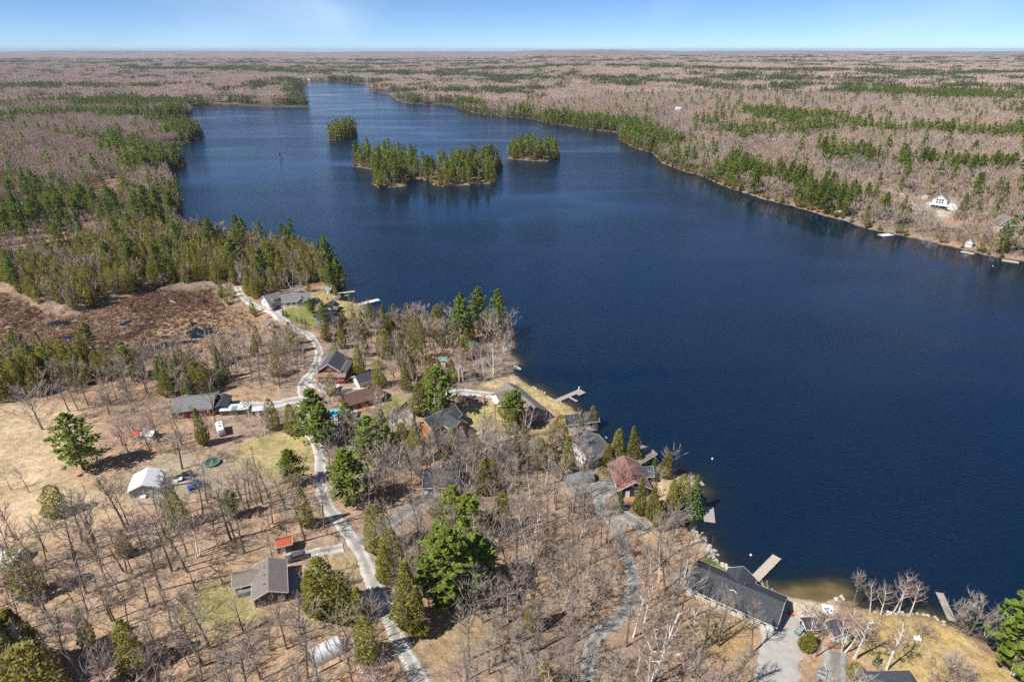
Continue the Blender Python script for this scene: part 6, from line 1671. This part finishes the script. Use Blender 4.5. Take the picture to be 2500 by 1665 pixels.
for i in np.where(far_bare)[0]:
    nr = inn[i]
    TREES.append((X[i], Y[i], 'bare', rng.uniform(6, 13) if (nr or scrub[i]) else rng.uniform(11, 17), 'bare grey-brown tree ' + ('in the rough ground between the houses' if nr else 'of the woods around the lake'), 'bare trees ' + ('between the houses' if nr else 'of the lake woods'), rng.uniform(.9, 1.25), False))

# fringe of low evergreens right at the far shores
x, y = [], []
for poly in [LAKE[60:215]] + ISLES[:3]:
    seg = np.linalg.norm(np.diff(np.vstack([poly, poly[:1]]), axis=0), axis=1)
    for i in range(len(poly) - (1 if poly is not LAKE else 0)):
        a_, b_ = poly[i], poly[(i + 1) % len(poly)]
        if np.hypot(*(b_ - a_)) > 900 or min(a_[1], b_[1]) < 300: continue
        n_ = int(np.hypot(*(b_ - a_)) / 1.9) + 1
        for q in range(n_):
            p_ = a_ + (b_ - a_) * (q + rng.random()) / n_; x.append(p_[0] + rng.normal(0, 1.6)); y.append(p_[1] + rng.normal(0, 1.6))
x, y = np.array(x), np.array(y); sd = shore(x, y); k = (sd > .15) & (sd < 5) & free(x, y, np.maximum(sd, 1), False, 0) & (y < 1500)
hsf = inside(x, y, poly_w([(2060, 560), (2120, 480), (2560, 460), (2560, 660)]))
k &= rng.random(len(x)) < np.where(hsf, .34, .85)
for i in np.where(k)[0]:
    TREES.append((x[i], y[i], 'cedar', rng.uniform(3.5, 9), 'low olive cedar right at the far waterline', 'cedars at the far waterline', rng.uniform(1.0, 1.5), False))

# the largest 300 of each kind are objects of their own, the rest belong to the woods
TX = np.array([[q[0], q[1], q[3]] for q in TREES]); TK = np.array([q[2] for q in TREES]); TF = np.array([q[7] for q in TREES])
TZ = hgt(TX[:, 0], TX[:, 1])
px0, py0, zc0 = proj(TX[:, 0], TX[:, 1], TZ); px1, py1, zc1 = proj(TX[:, 0], TX[:, 1], TZ + TX[:, 2])
vis = (px1 > 4) & (px1 < 2496) & (py1 < 1640) & (py0 > 0)
size = np.where(vis, TX[:, 2] / zc0, 0) + np.where(TF, 100, 0)
solo = np.zeros(len(TREES), bool)
NAME = {'bare': 'bare_tree', 'spread': 'spreading_tree', 'birch': 'birch_tree', 'pine': 'pine_tree', 'cedar': 'cedar_tree', 'spruce': 'spruce_tree'}
for kd, lim in (('bare', 290), ('spread', 220), ('birch', 110), ('pine', 280), ('cedar', 290), ('spruce', 110)):
    ix = np.where(TK == kd)[0]; ix = ix[np.argsort(-size[ix])][:lim]; solo[ix[size[ix] > 0]] = True
MARKS = [(670, 1440, 'the brown house with taupe roof'), (697, 1340, 'the brown shed with rusty red roof'), (356, 1180, 'the white-metal-roofed building'), (800, 1600, 'the white storage tent'), (15, 1365, 'the storage tent at the left edge'), (470, 1000, 'the grey-roofed barn'), (540, 1055, 'the travel trailer'), (347, 1063, 'the half-red shed'),
 (574, 1003, 'the white and green lean-to'), (518, 1130, 'the round trampoline'), (815, 905, 'the tall red-sided house'), (875, 935, 'the cream garage'), (895, 985, 'the brown-roofed bungalow'), (822, 1012, 'the blue pool'), (1050, 1040, 'the orange-walled house'), (1105, 1085, 'the charcoal annex'), (1290, 995, 'the taupe-roofed lake house'), (1085, 1190, 'the white house with black roof'),
 (1435, 1110, 'the white house with grey roof'), (1545, 1175, 'the red-roofed cottage'), (1420, 1175, 'the grey storage shelter'), (1645, 1282, 'the brown tarp shelter'), (1790, 1450, 'the black-shingled lake house'), (2050, 1530, 'the slate-roofed shed'), (1980, 1520, 'the dark-roofed beach shed'), (2200, 1650, 'the hipped roof at the bottom'), (728, 735, 'the stepped grey house'), (795, 775, 'the black-roofed house'), (660, 795, 'the tiny tan-roofed shed'),
 (940, 850, 'the slate-roofed cottage'), (1080, 885, 'the wooden hut with green roof'), (1155, 855, 'the green-roofed cottage'), (1148, 912, 'the small white shed'), (2300, 490, 'the large white hillside house'), (2458, 550, 'the white gabled chalet'), (2318, 555, 'the tan-roofed shore house'), (2163, 573, 'the white floating dock'), (2042, 522, 'the white shoreline boathouse'), (1970, 462, 'the white-sided cottage in the pines'), (760, 197, 'the tiny white far cottage'),
 (840, 335, 'the round far island'), (1300, 385, 'the right-hand island'), (684, 384, 'the tiny rock islet'), (625, 1125, 'the lone pole on the round lawn'), (490, 812, 'the largest marsh pool'), (62, 853, 'the left marsh pool'), (2310, 1480, 'the narrow pier at the lower right'), (1390, 965, 'the pier with side finger'), (900, 738, 'the wide white pier'), (845, 714, 'the short tan pier')]
MK = np.array([[a_, b_] for a_, b_, _ in MARKS], float)
mid = np.stack([(px0 + px1) / 2, (py0 + py1) / 2], 1)
ORD = ['nearest', 'second', 'third', 'fourth', 'fifth', 'sixth', 'seventh', 'eighth']
DIRW = ['to the right of', 'above', 'to the left of', 'below']
dm = np.hypot(mid[:, None, 0] - MK[None, :, 0], mid[:, None, 1] - MK[None, :, 1])
nearm = dm.argmin(1)
dv = mid - MK[nearm]
sect = np.where(np.abs(dv[:, 0]) > np.abs(dv[:, 1]), np.where(dv[:, 0] > 0, 0, 2), np.where(dv[:, 1] < 0, 1, 3))
own = {}
for kd in NAME:
    ix = np.where((TK == kd) & vis)[0]
    for key in set(zip(nearm[ix].tolist(), sect[ix].tolist())):
        g = ix[(nearm[ix] == key[0]) & (sect[ix] == key[1])]
        g = g[np.argsort(dm[g, key[0]])]
        for r_, i in enumerate(g[:8]):
            if dm[i, key[0]] < 260: own[int(i)] = (ORD[r_], DIRW[key[1]], MARKS[key[0]][2])
SHORT = {'bare': 'bare tree', 'spread': 'round-crowned bare tree', 'birch': 'white birch', 'pine': 'green pine', 'cedar': 'olive cedar', 'spruce': 'pointed dark spruce'}
for i in np.where(solo)[0]:
    x, y, kd, h, lab, gp, fat, forced = TREES[i]
    if not forced and int(i) in own:
        o_ = own[int(i)]
        lab = f'{o_[0]} {SHORT[kd]} {o_[1]} {o_[2]}'
    H0, var = KIND[kd]
    tm, cm = var[rng.integers(len(var))]
    if kd == 'birch' and 'row' in lab: tm, cm = var[3 * int(rng.integers(2))]
    t = thing(NAME[kd], lab, 'tree', (x, y, TZ[i] - .05), rng.uniform(0, 6.28), gp)
    sc = h / H0; f = fat * (.84 if forced and kd == 'cedar' else 1.0) * (1.25 if kd in ('cedar',) and h < 8 else 1.0)
    t.scale = (sc * f, sc * f, sc)
    t.rotation_euler = (rng.normal(0, .035), rng.normal(0, .035), t.rotation_euler[2])
    put(bpy.data.objects.new('trunk', tm), t); put(bpy.data.objects.new('crown', cm), t)
rest = np.where(~solo)[0]
rk = TK[rest]
m1 = np.isin(rk, ['bare', 'spread', 'birch']); ib = rest[m1]; ic = rest[~m1]
rv_ = rng.uniform(0, 6.28, len(TREES)); wf = np.array([q[6] for q in TREES])
sb = TX[ib, 2] / 15.; scatter_obj('bare_forest', np.stack([TX[ib, 0], TX[ib, 1], TZ[ib]], 1), rv_[ib], np.stack([sb * wf[ib], sb * wf[ib], sb], 1), rng.integers(0, NB, len(ib)), LIB_BARE, 'leafless grey-brown hardwood forest covering the hills around the lake', 'forest')
pk = np.where(TK[ic] == 'pine', rng.integers(3, 6, len(ic)), np.where(TK[ic] == 'cedar', rng.integers(0, 2, len(ic)), 2))
base = np.where(TK[ic] == 'pine', 19., np.where(TK[ic] == 'cedar', 13., 14.))
# library objects sort by name: 00-02 pine, 03-04 cedar, 05 spruce
pk = np.where(TK[ic] == 'pine', rng.integers(0, 3, len(ic)), np.where(TK[ic] == 'cedar', rng.integers(3, 5, len(ic)), 5))
sb = TX[ic, 2] / base; scatter_obj('evergreen_forest', np.stack([TX[ic, 0], TX[ic, 1], TZ[ic]], 1), rv_[ic], np.stack([sb * wf[ic], sb * wf[ic], sb], 1), pk, LIB_CON, 'dark green evergreen stands in the forest around the lake', 'forest')
# farthest woods as patches
s = 33.
yy = np.arange(1100, 8200, s); xx = np.arange(-7000, 7000, s)
X, Y = np.meshgrid(xx, yy); X = X.ravel() + rng.uniform(-.4, .4, X.size) * s; Y = Y.ravel() + rng.uniform(-.4, .4, Y.size) * s
k = (np.abs(X) < .86 * Y + 100) & ((Y > 1500) | (np.abs(X) > 1420)) & (rng.random(len(X)) < np.clip(1.25 - Y / 9500., .35, 1)); X, Y = X[k], Y[k]
SD = shore(X, Y); k = SD > 16; X, Y, SD = X[k], Y[k], SD[k]
Z = hgt(X, Y, SD); isc = rng.random(len(X)) < con(X, Y, SD); n = len(X)
pt = np.stack([X, Y, Z], 1); rz = rng.uniform(0, 6.28, n); sc = rng.uniform(.9, 1.1, n)[:, None] * np.array([[1.08, 1.08, 1]])
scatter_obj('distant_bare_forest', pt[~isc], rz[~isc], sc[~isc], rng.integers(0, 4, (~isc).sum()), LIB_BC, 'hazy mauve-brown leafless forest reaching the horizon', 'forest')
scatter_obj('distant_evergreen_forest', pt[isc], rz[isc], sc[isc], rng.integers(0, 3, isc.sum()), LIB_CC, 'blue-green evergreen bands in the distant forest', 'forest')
# brush under the near trees and at the marsh edge
x, y = jit(NEARP, 3.4); sd = shore(x, y); k = free(x, y, sd, True, .3) & (rng.random(len(x)) < .20 + .6 * sstep(fbm(x / 16., y / 16., 97, 2), .5, .64)); x, y = x[k], y[k]
z = hgt(x, y); n = len(x); sc = rng.uniform(.45, 1.15, n)[:, None] * np.array([[1.2, 1.2, 1]])
scatter_obj('undergrowth', np.stack([x, y, z], 1), rng.uniform(0, 6.28, n), sc, rng.integers(0, 3, n), LIB_BUSH, 'low leafless brush under the near trees', 'brush')
# dry tussocks over the marsh
x, y = jit(MARSH, 1.15); z = hgt(x, y); k = (z > .20) & (shore(x, y) > 3); x, y, z = x[k], y[k], z[k]
pale = sstep(fbm(x / 40., y / 40., 82, 2) + .35 * (fbm(x / 3., y / 3., 88, 2) - .5) + .09 * sstep(x, -190, -110), .44, .58)
dn = rng.random(len(x)) < .35 + .5 * fbm(x / 5., y / 5., 89, 2); x, y, z, pale = x[dn], y[dn], z[dn], pale[dn]
ti = np.where(rng.random(len(x)) < .12 + .75 * pale, rng.integers(0, 2, len(x)), rng.integers(2, 4, len(x)))
sc = rng.uniform(.7, 1.5, len(x))[:, None] * np.array([[1.15, 1.15, .9]])
scatter_obj('marsh_grass', np.stack([x, y, z - .05], 1), rng.uniform(0, 6.28, len(x)), sc, ti, LIB_TUFT, 'tan and rust-brown dead grass tussocks of the marsh', 'grass')
print('TREES', len(TREES), 'solo', solo.sum(), {k_: int((TK[solo] == k_).sum()) for k_ in NAME}, 'rest', len(ib), len(ic), 'patches', len(pt), 'brush', n)
